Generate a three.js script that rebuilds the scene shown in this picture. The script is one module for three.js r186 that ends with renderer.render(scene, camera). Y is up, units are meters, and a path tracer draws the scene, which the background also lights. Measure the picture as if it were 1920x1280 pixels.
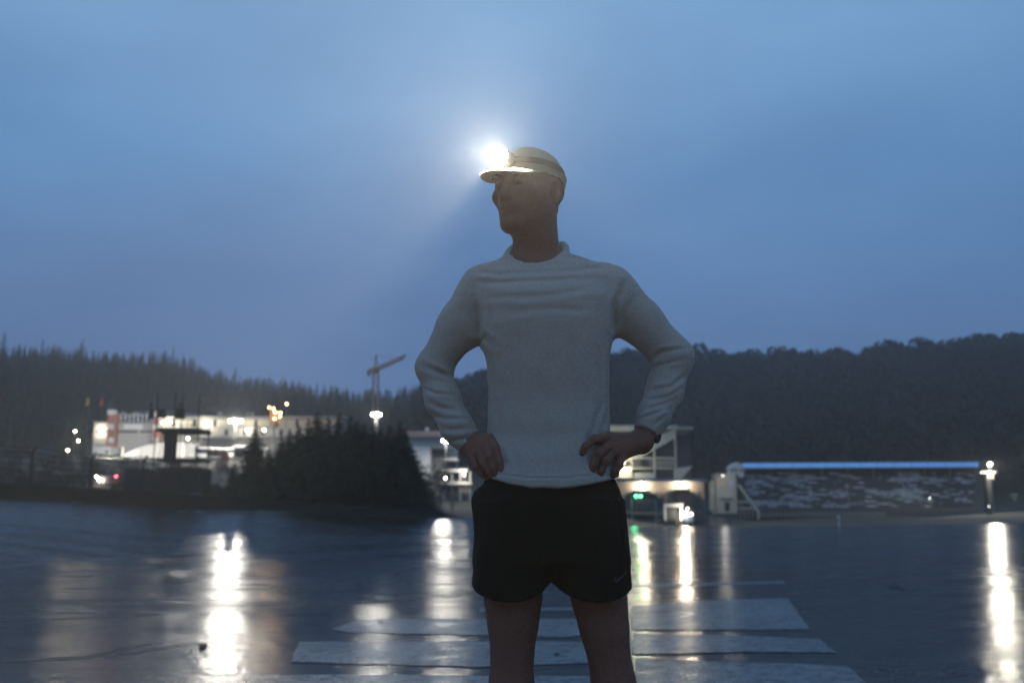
import * as THREE from 'three';
import { mergeGeometries } from 'three/addons/utils/BufferGeometryUtils.js';
import { RoundedBoxGeometry } from 'three/addons/geometries/RoundedBoxGeometry.js';
import { ImprovedNoise } from 'three/addons/math/ImprovedNoise.js';

// ------------------------------------------------------------------ camera, sky, sun, exposure
const scene = new THREE.Scene();
const F = 1867, CAM_H = 0.93, PITCH = Math.atan(350 / F);       // focal length in photo pixels (1920 wide); horizon at row 990
const camera = new THREE.PerspectiveCamera(2 * Math.atan(640 / F) * 180 / Math.PI, 1.5, 0.05, 4000);
camera.position.set(0, CAM_H, 0);
camera.rotation.x = PITCH;
camera.focus = 2.2; camera.userData.fStop = 4;
const renderer = new THREE.WebGLRenderer();
renderer.toneMapping = THREE.LinearToneMapping;
renderer.toneMappingExposure = 1.0;
renderer.shadowMap.enabled = true;

let seed = 7;
const rnd = () => { seed = (seed * 1664525 + 1013904223) >>> 0; return seed / 4294967296; };
const rr = (a, b) => a + (b - a) * rnd();
const perlin = new ImprovedNoise();
const noise = (x, y, z = 0) => perlin.noise(x + 100.37, y + 57.13, z + 31.7);
const fbm = (x, y, z = 0, o = 4) => { let s = 0, a = 0.5, f = 1; for (let i = 0; i < o; i++) { s += a * noise(x * f, y * f, z * f + i * 9.1); f *= 2.03; a *= 0.5; } return s; };
const lerp = (a, b, t) => a + (b - a) * t;
const clamp = (v, a, b) => Math.min(b, Math.max(a, v));
const sstep = (a, b, v) => { const t = clamp((v - a) / (b - a), 0, 1); return t * t * (3 - 2 * t); };

{ // overcast dusk sky, computed
  const w = 1024, h = 512, data = new Float32Array(w * h * 4);
  const stops = [[-90, 0.02, 0.036, 0.07], [-1, 0.05, 0.088, 0.18], [0, 0.098, 0.162, 0.325], [6, 0.097, 0.172, 0.36], [13, 0.098, 0.205, 0.425], [20, 0.105, 0.25, 0.50], [27, 0.165, 0.345, 0.615], [34, 0.17, 0.35, 0.62], [60, 0.14, 0.29, 0.53], [90, 0.125, 0.26, 0.48]];
  for (let j = 0; j < h; j++) {
    const el = ((j + 0.5) / h - 0.5) * 180;
    let k = 0; while (k < stops.length - 2 && el > stops[k + 1][0]) k++;
    const t = clamp((el - stops[k][0]) / (stops[k + 1][0] - stops[k][0]), 0, 1);
    for (let i = 0; i < w; i++) {
      const az = i / w * Math.PI * 2, e = el * Math.PI / 180, x = Math.cos(e) * Math.cos(az), z = Math.cos(e) * Math.sin(az), y = Math.sin(e);
      const n = el > 0 ? fbm(x * 2.6, y * 6.5, z * 2.6, 5) : 0, n2 = el > 0 ? fbm(x * 1.3 + 7, y * 3.1, z * 1.3 - 3, 3) : 0;
      const b = 1 + 0.34 * n + 0.22 * n2, r = 1 + 0.16 * n2;
      const o = (j * w + i) * 4;
      data[o] = lerp(stops[k][1], stops[k + 1][1], t) * b * r; data[o + 1] = lerp(stops[k][2], stops[k + 1][2], t) * b; data[o + 2] = lerp(stops[k][3], stops[k + 1][3], t) * (1 + 0.26 * n + 0.16 * n2); data[o + 3] = 1;
    }
  }
  const t = new THREE.DataTexture(data, w, h, THREE.RGBAFormat, THREE.FloatType);
  t.mapping = THREE.EquirectangularReflectionMapping; t.magFilter = THREE.LinearFilter; t.needsUpdate = true;
  scene.background = t; scene.environment = t;
}
{ // the last light of the day, very soft, from the bright part of the cloud
  const sun = new THREE.DirectionalLight(new THREE.Color(0.95, 0.97, 1.0), 0.06);
  sun.position.set(-40, 120, -30); sun.castShadow = true; sun.shadow.radius = 60;
  Object.assign(sun.shadow.camera, { left: -60, right: 60, top: 60, bottom: -60, far: 400 });
  scene.add(sun, sun.target);
}
scene.fog = new THREE.FogExp2(new THREE.Color(0.93, 0.96, 1.0), 0.00042);

// ------------------------------------------------------------------ measuring: a photo pixel at a depth is a point in the place
const rowTan = row => Math.tan(PITCH + Math.atan((640 - row) / F));
const hgt = (row, d) => CAM_H + d * rowTan(row);
const at = (px, row, d) => {                                    // d: metres in front of the camera along the ground
  const u = (px - 960) / F, v = (640 - row) / F, c = Math.cos(PITCH), s = Math.sin(PITCH);
  const y = v * c + s, z = v * s - c, k = d / -z;
  return new THREE.Vector3(u * k, CAM_H + y * k, -d);
};
const ground = (px, row) => { const d = CAM_H / -rowTan(row); return at(px, row, d); };
const mpp = d => d / F;                                         // metres per pixel at a depth

// ------------------------------------------------------------------ materials
const mats = {};
const C = (r, g, b) => new THREE.Color().setRGB(r, g, b);
function mat(name, r, g, b, rough = 0.8, extra = {}) {
  const m = new THREE.MeshPhysicalMaterial({ color: C(r, g, b), roughness: rough, ...extra }); m.name = name; mats[name] = m; return m;
}
function glow(name, r, g, b, k) { const m = new THREE.MeshStandardMaterial({ color: C(0.8, 0.8, 0.8), emissive: C(r, g, b), emissiveIntensity: k }); m.name = name; return m; }
function tex(w, h, fn, srgb = false, rep = null) {
  const d = new Uint8Array(w * h * 4);
  for (let j = 0; j < h; j++) for (let i = 0; i < w; i++) { const c = fn(i, j), o = (j * w + i) * 4; if (typeof c === 'number') d[o] = d[o + 1] = d[o + 2] = clamp(c * 255, 0, 255); else for (let k = 0; k < 3; k++) d[o + k] = clamp(c[k] * 255, 0, 255); d[o + 3] = c[3] === undefined ? 255 : clamp(c[3] * 255, 0, 255); }
  const t = new THREE.DataTexture(d, w, h); t.wrapS = t.wrapT = THREE.RepeatWrapping; t.magFilter = THREE.LinearFilter; t.minFilter = THREE.LinearMipmapLinearFilter; if (srgb) t.colorSpace = THREE.SRGBColorSpace; if (rep) t.repeat.set(rep[0], rep[1]); t.needsUpdate = true; return t;
}
const tileNoise = (n, cells, s) => {                            // periodic value noise on an n x n tile
  const g = new Float32Array(cells * cells); let q = s; for (let i = 0; i < g.length; i++) { q = (q * 1664525 + 1013904223) >>> 0; g[i] = q / 4294967296; }
  return (i, j) => { const x = i / n * cells, y = j / n * cells, xi = Math.floor(x), yi = Math.floor(y), fx = x - xi, fy = y - yi, ux = fx * fx * (3 - 2 * fx), uy = fy * fy * (3 - 2 * fy), G = (a, b) => g[((b % cells + cells) % cells) * cells + (a % cells + cells) % cells]; return lerp(lerp(G(xi, yi), G(xi + 1, yi), ux), lerp(G(xi, yi + 1), G(xi + 1, yi + 1), ux), uy); };
};

// ------------------------------------------------------------------ naming helpers
const taken = {};
const numbered = n => { const k = taken[n] = (taken[n] ?? -1) + 1; return k ? n + '_' + String(k).padStart(3, '0') : n; };
function shadowed(o) { o.traverse(c => { if (c.isMesh) { c.castShadow = true; c.receiveShadow = true; } }); return o; }
function tag(o, label, category, group, kind) { if (label) o.userData.label = label; if (category) o.userData.category = category; if (group) o.userData.group = group; if (kind) o.userData.kind = kind; return o; }
function thing(name, label, category, group, pos = [0, 0, 0], turn = 0) {
  const o = new THREE.Group(); o.name = numbered(name); o.position.set(...pos); o.rotation.y = turn; scene.add(o); return tag(o, label, category, group);
}
function part(name, geo, m, parent) { const o = new THREE.Mesh(Array.isArray(geo) ? merge(geo) : geo, m); o.name = parent === scene ? numbered(name) : name; parent.add(o); return o; }
function merge(list) { return list.length === 1 ? list[0] : mergeGeometries(list.map(g => { const q = g.index ? g.toNonIndexed() : g; for (const k of Object.keys(q.attributes)) if (!['position', 'normal', 'uv'].includes(k)) q.deleteAttribute(k); if (!q.attributes.uv) q.setAttribute('uv', new THREE.BufferAttribute(new Float32Array(q.attributes.position.count * 2), 2)); return q; })); }
const box = (x0, x1, y0, y1, z0, z1) => new THREE.BoxGeometry(x1 - x0, y1 - y0, z1 - z0).translate((x0 + x1) / 2, (y0 + y1) / 2, (z0 + z1) / 2);
const V = (x, y, z) => new THREE.Vector3(x, y, z);
function bar(a, b, r0, r1 = r0, n = 6) {                        // a tapered round bar from a to b
  const d = b.clone().sub(a), g = new THREE.CylinderGeometry(r1, r0, d.length(), n, 1);
  return g.applyQuaternion(new THREE.Quaternion().setFromUnitVectors(V(0, 1, 0), d.normalize())).translate((a.x + b.x) / 2, (a.y + b.y) / 2, (a.z + b.z) / 2);
}
const local = (o, p) => p.clone().sub(o.position);              // for things that are not turned

// ------------------------------------------------------------------ terrain heights (columns are compass directions as photo columns; [metres away, photo row of the ground])
const roadCols = [[-9000, 20, 0, 28, 0.5, 50, 925], [-800, 20, 0, 28, 0.5, 50, 925], [0, 20, 0, 25, 0.03, 52, 935], [440, 20, 0, 38, 0.05, 62, 955], [880, 20, 0, 50, 0.22, 72, 972], [1050, 20, 0, 60, 0.2, 88, 981], [1250, 20, 0, 74, 0.02, 118, 988], [1600, 20, 0, 74, 0.02, 114, 986], [1920, 20, 0, 70, 0.04, 108, 981], [2700, 20, 0, 70, 0.05, 108, 977], [12000, 20, 0, 70, 0.05, 108, 977]];
function colAt(tab, px) { let k = 0; while (k < tab.length - 2 && px > tab[k + 1][0]) k++; return [tab[k], tab[k + 1], sstep(0, 1, clamp((px - tab[k][0]) / (tab[k + 1][0] - tab[k][0]), 0, 1))]; }
const roadEdge = px => { const [a, b, t] = colAt(roadCols, px); return lerp(a[5], b[5], t); };
function roadH(px, d) {
  const [a, b, t] = colAt(roadCols, px), L = i => lerp(a[i], b[i], t), e = L(5), he = lerp(hgt(a[6], a[5]), hgt(b[6], b[5]), t);
  if (d <= L(1)) return L(2);
  if (d <= L(3)) return lerp(L(2), L(4), sstep(0, 1, (d - L(1)) / (L(3) - L(1))));
  const s = (d - L(3)) / (e - L(3)); return lerp(L(4), he, s * s * (0.35) + s * 0.65);
}
const landD = [0, 14, 50, 130, 210, 330, 490, 900];             // metres beyond the road's edge, roughly
const landCols = [[-5200, 925, 910, 890, 860, 790, 705, 715], [-600, 925, 912, 890, 855, 785, 705, 715], [0, 928, 915, 885, 852, 790, 705, 715], [300, 940, 925, 885, 858, 800, 720, 730], [450, 950, 935, 885, 852, 812, 765, 770], [700, 966, 958, 915, 862, 828, 792, 800], [850, 974, 968, 945, 885, 818, 768, 775], [1050, 981, 976, 955, 892, 785, 712, 720], [1250, 988, 984, 942, 893, 785, 712, 720], [1400, 988, 984, 965, 890, 785, 716, 725], [1650, 986, 978, 958, 880, 768, 704, 712], [1920, 981, 970, 950, 872, 745, 680, 690], [2700, 977, 965, 945, 870, 740, 690, 700], [8000, 977, 965, 945, 870, 780, 720, 730]];
function landH(px, d) {
  const [a, b, t] = colAt(landCols, px), e = roadEdge(px), ds = landD.map((v, i) => i === 0 ? e : e + v * (i < 3 ? 1 : 1) * (i > 2 ? 0.92 : 1));
  const hs = [roadH(px, e) - 0.06]; for (let i = 1; i < 8; i++) hs.push(hgt(lerp(a[i], b[i], t), ds[i]));
  if (d <= ds[0]) return hs[0];
  let k = 0; while (k < 6 && d > ds[k + 1]) k++;
  const s = clamp((d - ds[k]) / (ds[k + 1] - ds[k]), 0, 1);
  return lerp(hs[k], hs[k + 1], s) + 0.012 * Math.min(60, d - e) * noise((px - 960) / F * d * 0.05, d * 0.05);
}
const landXZ = (x, z) => landH(960 + F * x / -z, -z);

// ------------------------------------------------------------------ the wet road
const onRoad = (px, row) => { let a = 1, b = roadEdge(px); for (let i = 0; i < 40; i++) { const m = (a + b) / 2; if (hgt(row, m) > roadH(px, m)) a = m; else b = m; } return at(px, row, a); };   // where that line of sight meets the road
const gpoly = pts => pts.map(([x, y]) => { const g = onRoad(x, y); return [g.x, g.z]; });
const inPoly = (p, x, z) => { let c = false; for (let i = 0, j = p.length - 1; i < p.length; j = i++) if ((p[i][1] > z) !== (p[j][1] > z) && x < (p[j][0] - p[i][0]) * (z - p[i][1]) / (p[j][1] - p[i][1]) + p[i][0]) c = !c; return c; };
const segD = (p, a, b) => { const dx = b[0] - a[0], dz = b[1] - a[1], t = clamp(((p[0] - a[0]) * dx + (p[1] - a[1]) * dz) / (dx * dx + dz * dz), 0, 1); return Math.hypot(p[0] - a[0] - dx * t, p[1] - a[1] - dz * t); };
const TILE = 72;                                               // metres covered by the large road maps, x from -36 to 36, z from -72 to 0
const patchRough = gpoly([[-300, 1205], [0, 1175], [330, 1150], [620, 1133], [860, 1121], [1000, 1110], [1010, 1080], [860, 1062], [600, 1072], [420, 1085], [200, 1098], [0, 1110], [-300, 1125]]);
const patchBand = gpoly([[-300, 1090], [0, 1078], [300, 1057], [520, 1040], [760, 1026], [900, 1020], [900, 1026], [700, 1040], [480, 1057], [250, 1076], [0, 1096], [-300, 1112]]);
const patchRight = gpoly([[1478, 1122], [1520, 1181], [1568, 1240], [1610, 1300], [2300, 1300], [2200, 1090], [1900, 1060], [1560, 1075], [1500, 1085], [1480, 1100]]);
const patchMid = gpoly([[1180, 1124], [1478, 1122], [1505, 1080], [1480, 1060], [1330, 1045], [1180, 1050]]);
const patchUpper = gpoly([[-400, 1095], [0, 1064], [300, 1042], [480, 1028], [900, 1006], [900, 1001], [-400, 1001]]);
const patchFar = gpoly([[-500, 922], [0, 937], [440, 957], [880, 974], [900, 984], [440, 973], [200, 968], [0, 962], [-500, 950]]);
const seams = [[[-200, 1262], [60, 1246], [180, 1232], [320, 1214], [420, 1204]], [[120, 1238], [240, 1214], [330, 1206]], [[500, 1117], [640, 1104], [720, 1085], [800, 1060], [880, 1052]], [[640, 1186], [900, 1168], [1150, 1158], [1480, 1160]], [[380, 1108], [520, 1101], [570, 1118]], [[860, 1068], [1000, 1062], [1100, 1064]], [[-100, 1172], [330, 1150], [620, 1133], [860, 1121]], [[1180, 1080], [1330, 1070], [1480, 1062]], [[1560, 1100], [1640, 1086], [1700, 1110]]].map(gpoly);
function roadMix(x, z) {                                        // film of water 0..1, age of the asphalt 0..1, seam 0..1
  const wx = x + 0.35 * noise(x * 0.9, z * 0.9, 3), wz = z + 0.35 * noise(x * 0.9, z * 0.9, 8);
  let film = 0.55 + 1.0 * fbm(x * 0.16, z * 0.42, 1, 4) + 0.75 * fbm(x * 0.55, z * 2.3, 6, 4), age = 0.5 + 0.5 * fbm(x * 0.35, z * 0.8, 4, 3), seam = 0;
  if (inPoly(patchRough, wx, wz)) { film -= 0.34; age += 0.25; }
  if (inPoly(patchBand, wx, wz)) film -= 0.35;
  if (inPoly(patchRight, wx, wz)) { film -= 0.2; age -= 0.3; }
  if (inPoly(patchMid, wx, wz)) { film += 0.3; age -= 0.25; }
  if (inPoly(patchUpper, wx, wz)) { film -= 0.35; age -= 0.25; }
  film += 0.30 * (1 - sstep(9, 13, -z));
  if (inPoly(patchFar, wx, wz)) film += 0.75;
  for (const s of seams) for (let i = 0; i + 1 < s.length; i++) { const q = segD([wx, wz], s[i], s[i + 1]); if (q < 0.25) seam = Math.max(seam, Math.exp(-Math.pow(q / 0.07, 2))); }
  return [clamp(film, 0, 1), clamp(age, 0, 1), seam];
}
const N = 2000, roadCache = new Float32Array(N * N * 3);
for (let j = 0; j < N; j++) for (let i = 0; i < N; i++) { const m = roadMix((i + 0.5) / N * TILE - TILE / 2, -(j + 0.5) / N * TILE); roadCache.set(m, (j * N + i) * 3); }
const g1 = tileNoise(512, 128, 5), g2 = tileNoise(512, 256, 9), g3 = tileNoise(512, 40, 3), g4 = tileNoise(512, 12, 8);
const asphaltBump = tex(512, 512, (i, j) => 0.24 * g1(i, j) + 0.18 * g2(i, j) + 0.42 * g3(i, j) + 0.16 * g4(i, j));
asphaltBump.repeat.set(1 / 2.6, 1 / 2.6);
const roadColor = tex(N, N, (i, j) => { const o = (j * N + i) * 3, a = roadCache[o + 1], s = roadCache[o + 2], f = roadCache[o], g = 0.86 + 0.28 * g2(i * 3.1 % 512, j * 3.1 % 512), v = lerp(0.010, 0.024, a) * lerp(1.1, 0.75, f) * (1 - 0.6 * s) * g; return [v * 1.02, v, v * 0.99].map(c => Math.pow(c, 1 / 2.2)); }, true);
const coarse = (x, z) => lerp(1, 0.45, sstep(0.3, 2.2, x)) * (1 - sstep(7.5, 15, -z + 1.2 * noise(x * 0.4, z * 0.4, 5)));   // open-grained older asphalt on the near side
const roadRough = tex(N, N, (i, j) => { const o = (j * N + i) * 3; return clamp(lerp(0.32, 0.08, roadCache[o]) + 0.10 * roadCache[o + 2] + 0.05 * coarse((i + 0.5) / N * TILE - TILE / 2, -(j + 0.5) / N * TILE) + 0.05 * (g3(i % 512, j % 512) - 0.5), 0.06, 0.9); });
const roadShine = tex(N, N, (i, j) => { const o = (j * N + i) * 3, f = roadCache[o], a = roadCache[o + 1], n = 0.5 * g3((i * 1.7) % 512, (j * 4.3) % 512) + 0.5 * g1((i * 0.9) % 512, (j * 2.1) % 512); return [1, 1, 1, clamp(lerp(0.10, 0.62, Math.pow(f, 1.3)) * lerp(0.72, 1.25, n) * lerp(1.1, 0.85, a) * (1 - 0.7 * roadCache[o + 2]), 0.03, 1)]; });
for (const t of [roadShine, roadColor, roadRough]) { t.repeat.set(1 / TILE, 1 / TILE); t.offset.set(0.5, 0); t.wrapS = t.wrapT = THREE.MirroredRepeatWrapping; }
const asphalt = mat('wet_asphalt', 1, 1, 1, 1, { map: roadColor, roughnessMap: roadRough, bumpMap: asphaltBump, bumpScale: 0.0068, ior: 1.36, specularIntensity: 1, specularIntensityMap: roadShine });
{
  const cols = []; for (let p = -4200; p <= 6200; p += p >= -80 && p < 2000 ? 20 : 120) cols.push(p);
  cols.unshift(-9000, -6500); cols.push(8500, 11000);
  const pos = [], uv = [], idx = [], R = 90;
  for (let r = 0; r <= R; r++) for (const p of cols) {
    const e = roadEdge(p), d = 1.2 * Math.pow(e / 1.2, r / R), x = (p - 960) / F * d, y = roadH(p, d);
    pos.push(x, y, -d); uv.push(x, d);
  }
  const n = cols.length;
  for (let r = 0; r < R; r++) for (let c = 0; c + 1 < n; c++) { const a = r * n + c; idx.push(a, a + 1, a + n + 1, a, a + n + 1, a + n); }
  // level ground under and behind the camera
  const x0 = (cols[0] - 960) / F * 1.2, x1 = (cols[n - 1] - 960) / F * 1.2, k = pos.length / 3;
  for (const [x, z] of [[x0, 30], [x1, 30], [x1, -1.2], [x0, -1.2]]) { pos.push(x, 0, z); uv.push(x, -z); }
  idx.push(k, k + 1, k + 2, k, k + 2, k + 3);
  const g = new THREE.BufferGeometry(); g.setAttribute('position', new THREE.Float32BufferAttribute(pos, 3)); g.setAttribute('uv', new THREE.Float32BufferAttribute(uv, 2)); g.setIndex(idx); g.computeVertexNormals();
  var road = part('road', g, asphalt, scene); tag(road, 'wet dark asphalt of the race track', 'road', null, 'structure');
}
{ // painted hatching: worn stripes, sheets lying on the asphalt
  const wornA = tex(512, 512, (i, j) => { const w = 0.55 * g3(i, j) + 0.25 * g1(i, j) + 0.2 * g4(i, j), v = lerp(0.05, 0.19, sstep(0.3, 0.6, w)); return [v, v * 1.0, v * 0.97].map(c => Math.pow(c, 1 / 2.2)); }, true);
  wornA.repeat.set(1 / 1.9, 1 / 1.9);
  const wornR = tex(256, 256, (i, j) => 0.2 + 0.28 * g1(i * 2, j * 2) * (0.5 + g4(i * 2, j * 2)));
  wornR.repeat.set(1 / 1.3, 1 / 1.3);
  const paint = mat('worn_white_road_paint', 1, 1, 1, 1, { map: wornA, roughnessMap: wornR, bumpMap: asphaltBump, bumpScale: 0.002, specularIntensity: 0.6 });
  const stripes = [
    [[620, 1180], [680, 1161], [760, 1161], [1180, 1160], [1180, 1182], [1050, 1196], [900, 1192], [650, 1186]],
    [[560, 1204], [640, 1203], [900, 1203], [1185, 1203], [1185, 1240], [900, 1251], [600, 1243], [545, 1242]],
    [[470, 1266], [600, 1266], [900, 1268], [1190, 1268], [1190, 1330], [420, 1330]],
    [[1186, 1136], [1385, 1124], [1478, 1122], [1518, 1180], [1400, 1181], [1186, 1181]],
    [[1187, 1188], [1400, 1193], [1535, 1198], [1570, 1224], [1400, 1223], [1187, 1227]],
    [[1192, 1237], [1400, 1243], [1590, 1248], [1640, 1300], [1700, 1345], [1192, 1345]],
    [[390, 1033.4], [300, 1040.5], [150, 1051.3], [0, 1062], [0, 1063.6], [150, 1052.7], [300, 1041.7], [390, 1034.4]],
    [[900, 1141], [1180, 1138], [1180, 1143], [900, 1147]],
    [[1186, 1096], [1470, 1090], [1474, 1094], [1186, 1101]],
  ];
  for (const s of stripes) {
    const corners = s.map(([x, y]) => onRoad(x, y)), pts = []; // worn, uneven edges
    corners.forEach((a, i) => { const b = corners[(i + 1) % corners.length], n = Math.max(1, Math.min(60, Math.round(a.distanceTo(b) / 0.12))); for (let k = 0; k < n; k++) { const p = a.clone().lerp(b, k / n), w = -p.z > 18 ? 0.2 : 1; p.x += w * 0.018 * noise(p.x * 6, p.z * 6, 1); p.z += w * (0.030 * noise(p.x * 5, p.z * 7, 4) + 0.016 * noise(p.x * 19, p.z * 19, 6)); pts.push(p); } });
    const sh = new THREE.Shape(pts.map(p => new THREE.Vector2(p.x, p.z)));
    const g = new THREE.ShapeGeometry(sh); const p = g.attributes.position, uv = g.attributes.uv, nn = g.attributes.normal;
    for (let i = 0; i < p.count; i++) { const x = p.getX(i), z = p.getY(i), px = 960 + F * x / -z; uv.setXY(i, x, z); p.setXYZ(i, x, roadH(px, -z) + 0.005, z); nn.setXYZ(i, 0, 1, 0); }
    if (g.index.count) { const q = g.index.array, a = [q[0], q[1], q[2]].map(i => [p.getX(i), p.getZ(i)]); if ((a[1][0] - a[0][0]) * (a[2][1] - a[0][1]) - (a[1][1] - a[0][1]) * (a[2][0] - a[0][0]) > 0) for (let i = 0; i < q.length; i += 3) [q[i + 1], q[i + 2]] = [q[i + 2], q[i + 1]]; }
    part('painted_stripe', g, paint, road);
  }
}
const grit = mat('dark_stone', 0.02, 0.019, 0.018, 0.6);
for (const [px, row, r, l] of [[712, 1167, 0.022, 'small dark stone on the upper painted stripe left of the runner'], [380, 1213, 0.026, 'small dark stone on bare asphalt beside the bright lamp reflection'], [1044, 1229, 0.016, 'small dark stone on the stripe seen between the legs']]) {
  const g = new THREE.IcosahedronGeometry(r, 1), p = g.attributes.position; for (let i = 0; i < p.count; i++) { const k = 1 + 0.35 * noise(p.getX(i) * 70, p.getY(i) * 70, p.getZ(i) * 70 + px); p.setXYZ(i, p.getX(i) * k * 1.3, p.getY(i) * k * 0.7, p.getZ(i) * k); } g.computeVertexNormals();
  const q = ground(px, row), o = part('stone', g, grit, scene); o.position.set(q.x, r * 0.5, q.z); tag(o, l, 'stone', 'stones on the road');
}

// ------------------------------------------------------------------ land beyond the road
const gl = tileNoise(512, 64, 21), gl2 = tileNoise(512, 9, 22);
const grassTex = tex(512, 512, (i, j) => { const v = 0.6 * gl(i, j) + 0.4 * g2(i, j), w = gl2(i, j); return [lerp(0.010, 0.030, v) * lerp(0.9, 1.3, w), lerp(0.011, 0.030, v), lerp(0.006, 0.014, v)].map(c => Math.pow(c, 1 / 2.2)); }, true); grassTex.repeat.set(1 / 9, 1 / 9);
const grass = mat('dull_autumn_grass', 1, 1, 1, 0.95, { map: grassTex });
{
  const cols = []; for (let p = -5200; p <= 7600; p += p >= -200 && p < 2200 ? 40 : 200) cols.push(p);
  const pos = [], uv = [], idx = [], R = 70, n = cols.length;
  for (let r = 0; r <= R; r++) for (const p of cols) { const e = roadEdge(p), t = r / R, d = e + 830 * Math.pow(t, 2.1), x = (p - 960) / F * d; pos.push(x, r === 0 ? roadH(p, e) - 0.1 : landH(p, d), -d); uv.push(x, d); }
  for (let r = 0; r < R; r++) for (let c = 0; c + 1 < n; c++) { const a = r * n + c; idx.push(a, a + 1, a + n + 1, a, a + n + 1, a + n); }
  const g = new THREE.BufferGeometry(); g.setAttribute('position', new THREE.Float32BufferAttribute(pos, 3)); g.setAttribute('uv', new THREE.Float32BufferAttribute(uv, 2)); g.setIndex(idx); g.computeVertexNormals();
  tag(part('terrain', g, grass, scene), 'dark grassy valley and hills beyond the track', 'terrain', null, 'structure');
  const s = new THREE.PlaneGeometry(2400, 2400).rotateX(-Math.PI / 2).translate(0, -0.4, 0);
  tag(part('ground', s, grass, scene), 'flat land reaching the horizon all round', 'ground', null, 'structure');
}
{ // low earth bank along the left edge of the road
  const pts = [[-2600, 898], [-900, 900], [-300, 902], [0, 905], [150, 912], [300, 921], [450, 932], [600, 944], [740, 955], [800, 957], [850, 966], [880, 973]], pos = [], idx = [];
  const M = 300, K = 9;
  for (let i = 0; i <= M; i++) {
    const px = lerp(-2600, 880, i / M); let k = 0; while (k < pts.length - 2 && px > pts[k + 1][0]) k++;
    const row = lerp(pts[k][1], pts[k + 1][1], clamp((px - pts[k][0]) / (pts[k + 1][0] - pts[k][0]), 0, 1)), e = roadEdge(px), top = hgt(row, e + 2.2);
    for (let c = 0; c <= K; c++) { const t = c / K, d = e - 0.05 + t * 6, y0 = c < 4 ? roadH(px, e) - 0.06 : landH(px, d) - 0.3, prof = t < 0.37 ? sstep(0, 0.37, t) : 1 - sstep(0.37, 1, t); pos.push((px - 960) / F * d, lerp(y0, top, prof) + (c ? 0.10 * noise(px * 0.11, c * 1.7) : 0), -d); }
  }
  for (let i = 0; i < M; i++) for (let c = 0; c < K; c++) { const a = i * (K + 1) + c; idx.push(a, a + K + 1, a + K + 2, a, a + K + 2, a + 1); }
  const g = new THREE.BufferGeometry(); g.setAttribute('position', new THREE.Float32BufferAttribute(pos, 3)); g.setAttribute('uv', new THREE.Float32BufferAttribute(new Float32Array(pos.length / 3 * 2).map((_, i) => i % 2 ? pos[(i >> 1) * 3 + 2] : pos[(i >> 1) * 3]), 2)); g.setIndex(idx); g.computeVertexNormals();
  tag(part('earth_bank', g, mat('dark_bank_earth', 0.009, 0.009, 0.007, 1, { specularIntensity: 0.2 }), scene), 'low dark earth bank along the left road edge', 'bank', null, 'structure');
}

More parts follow.
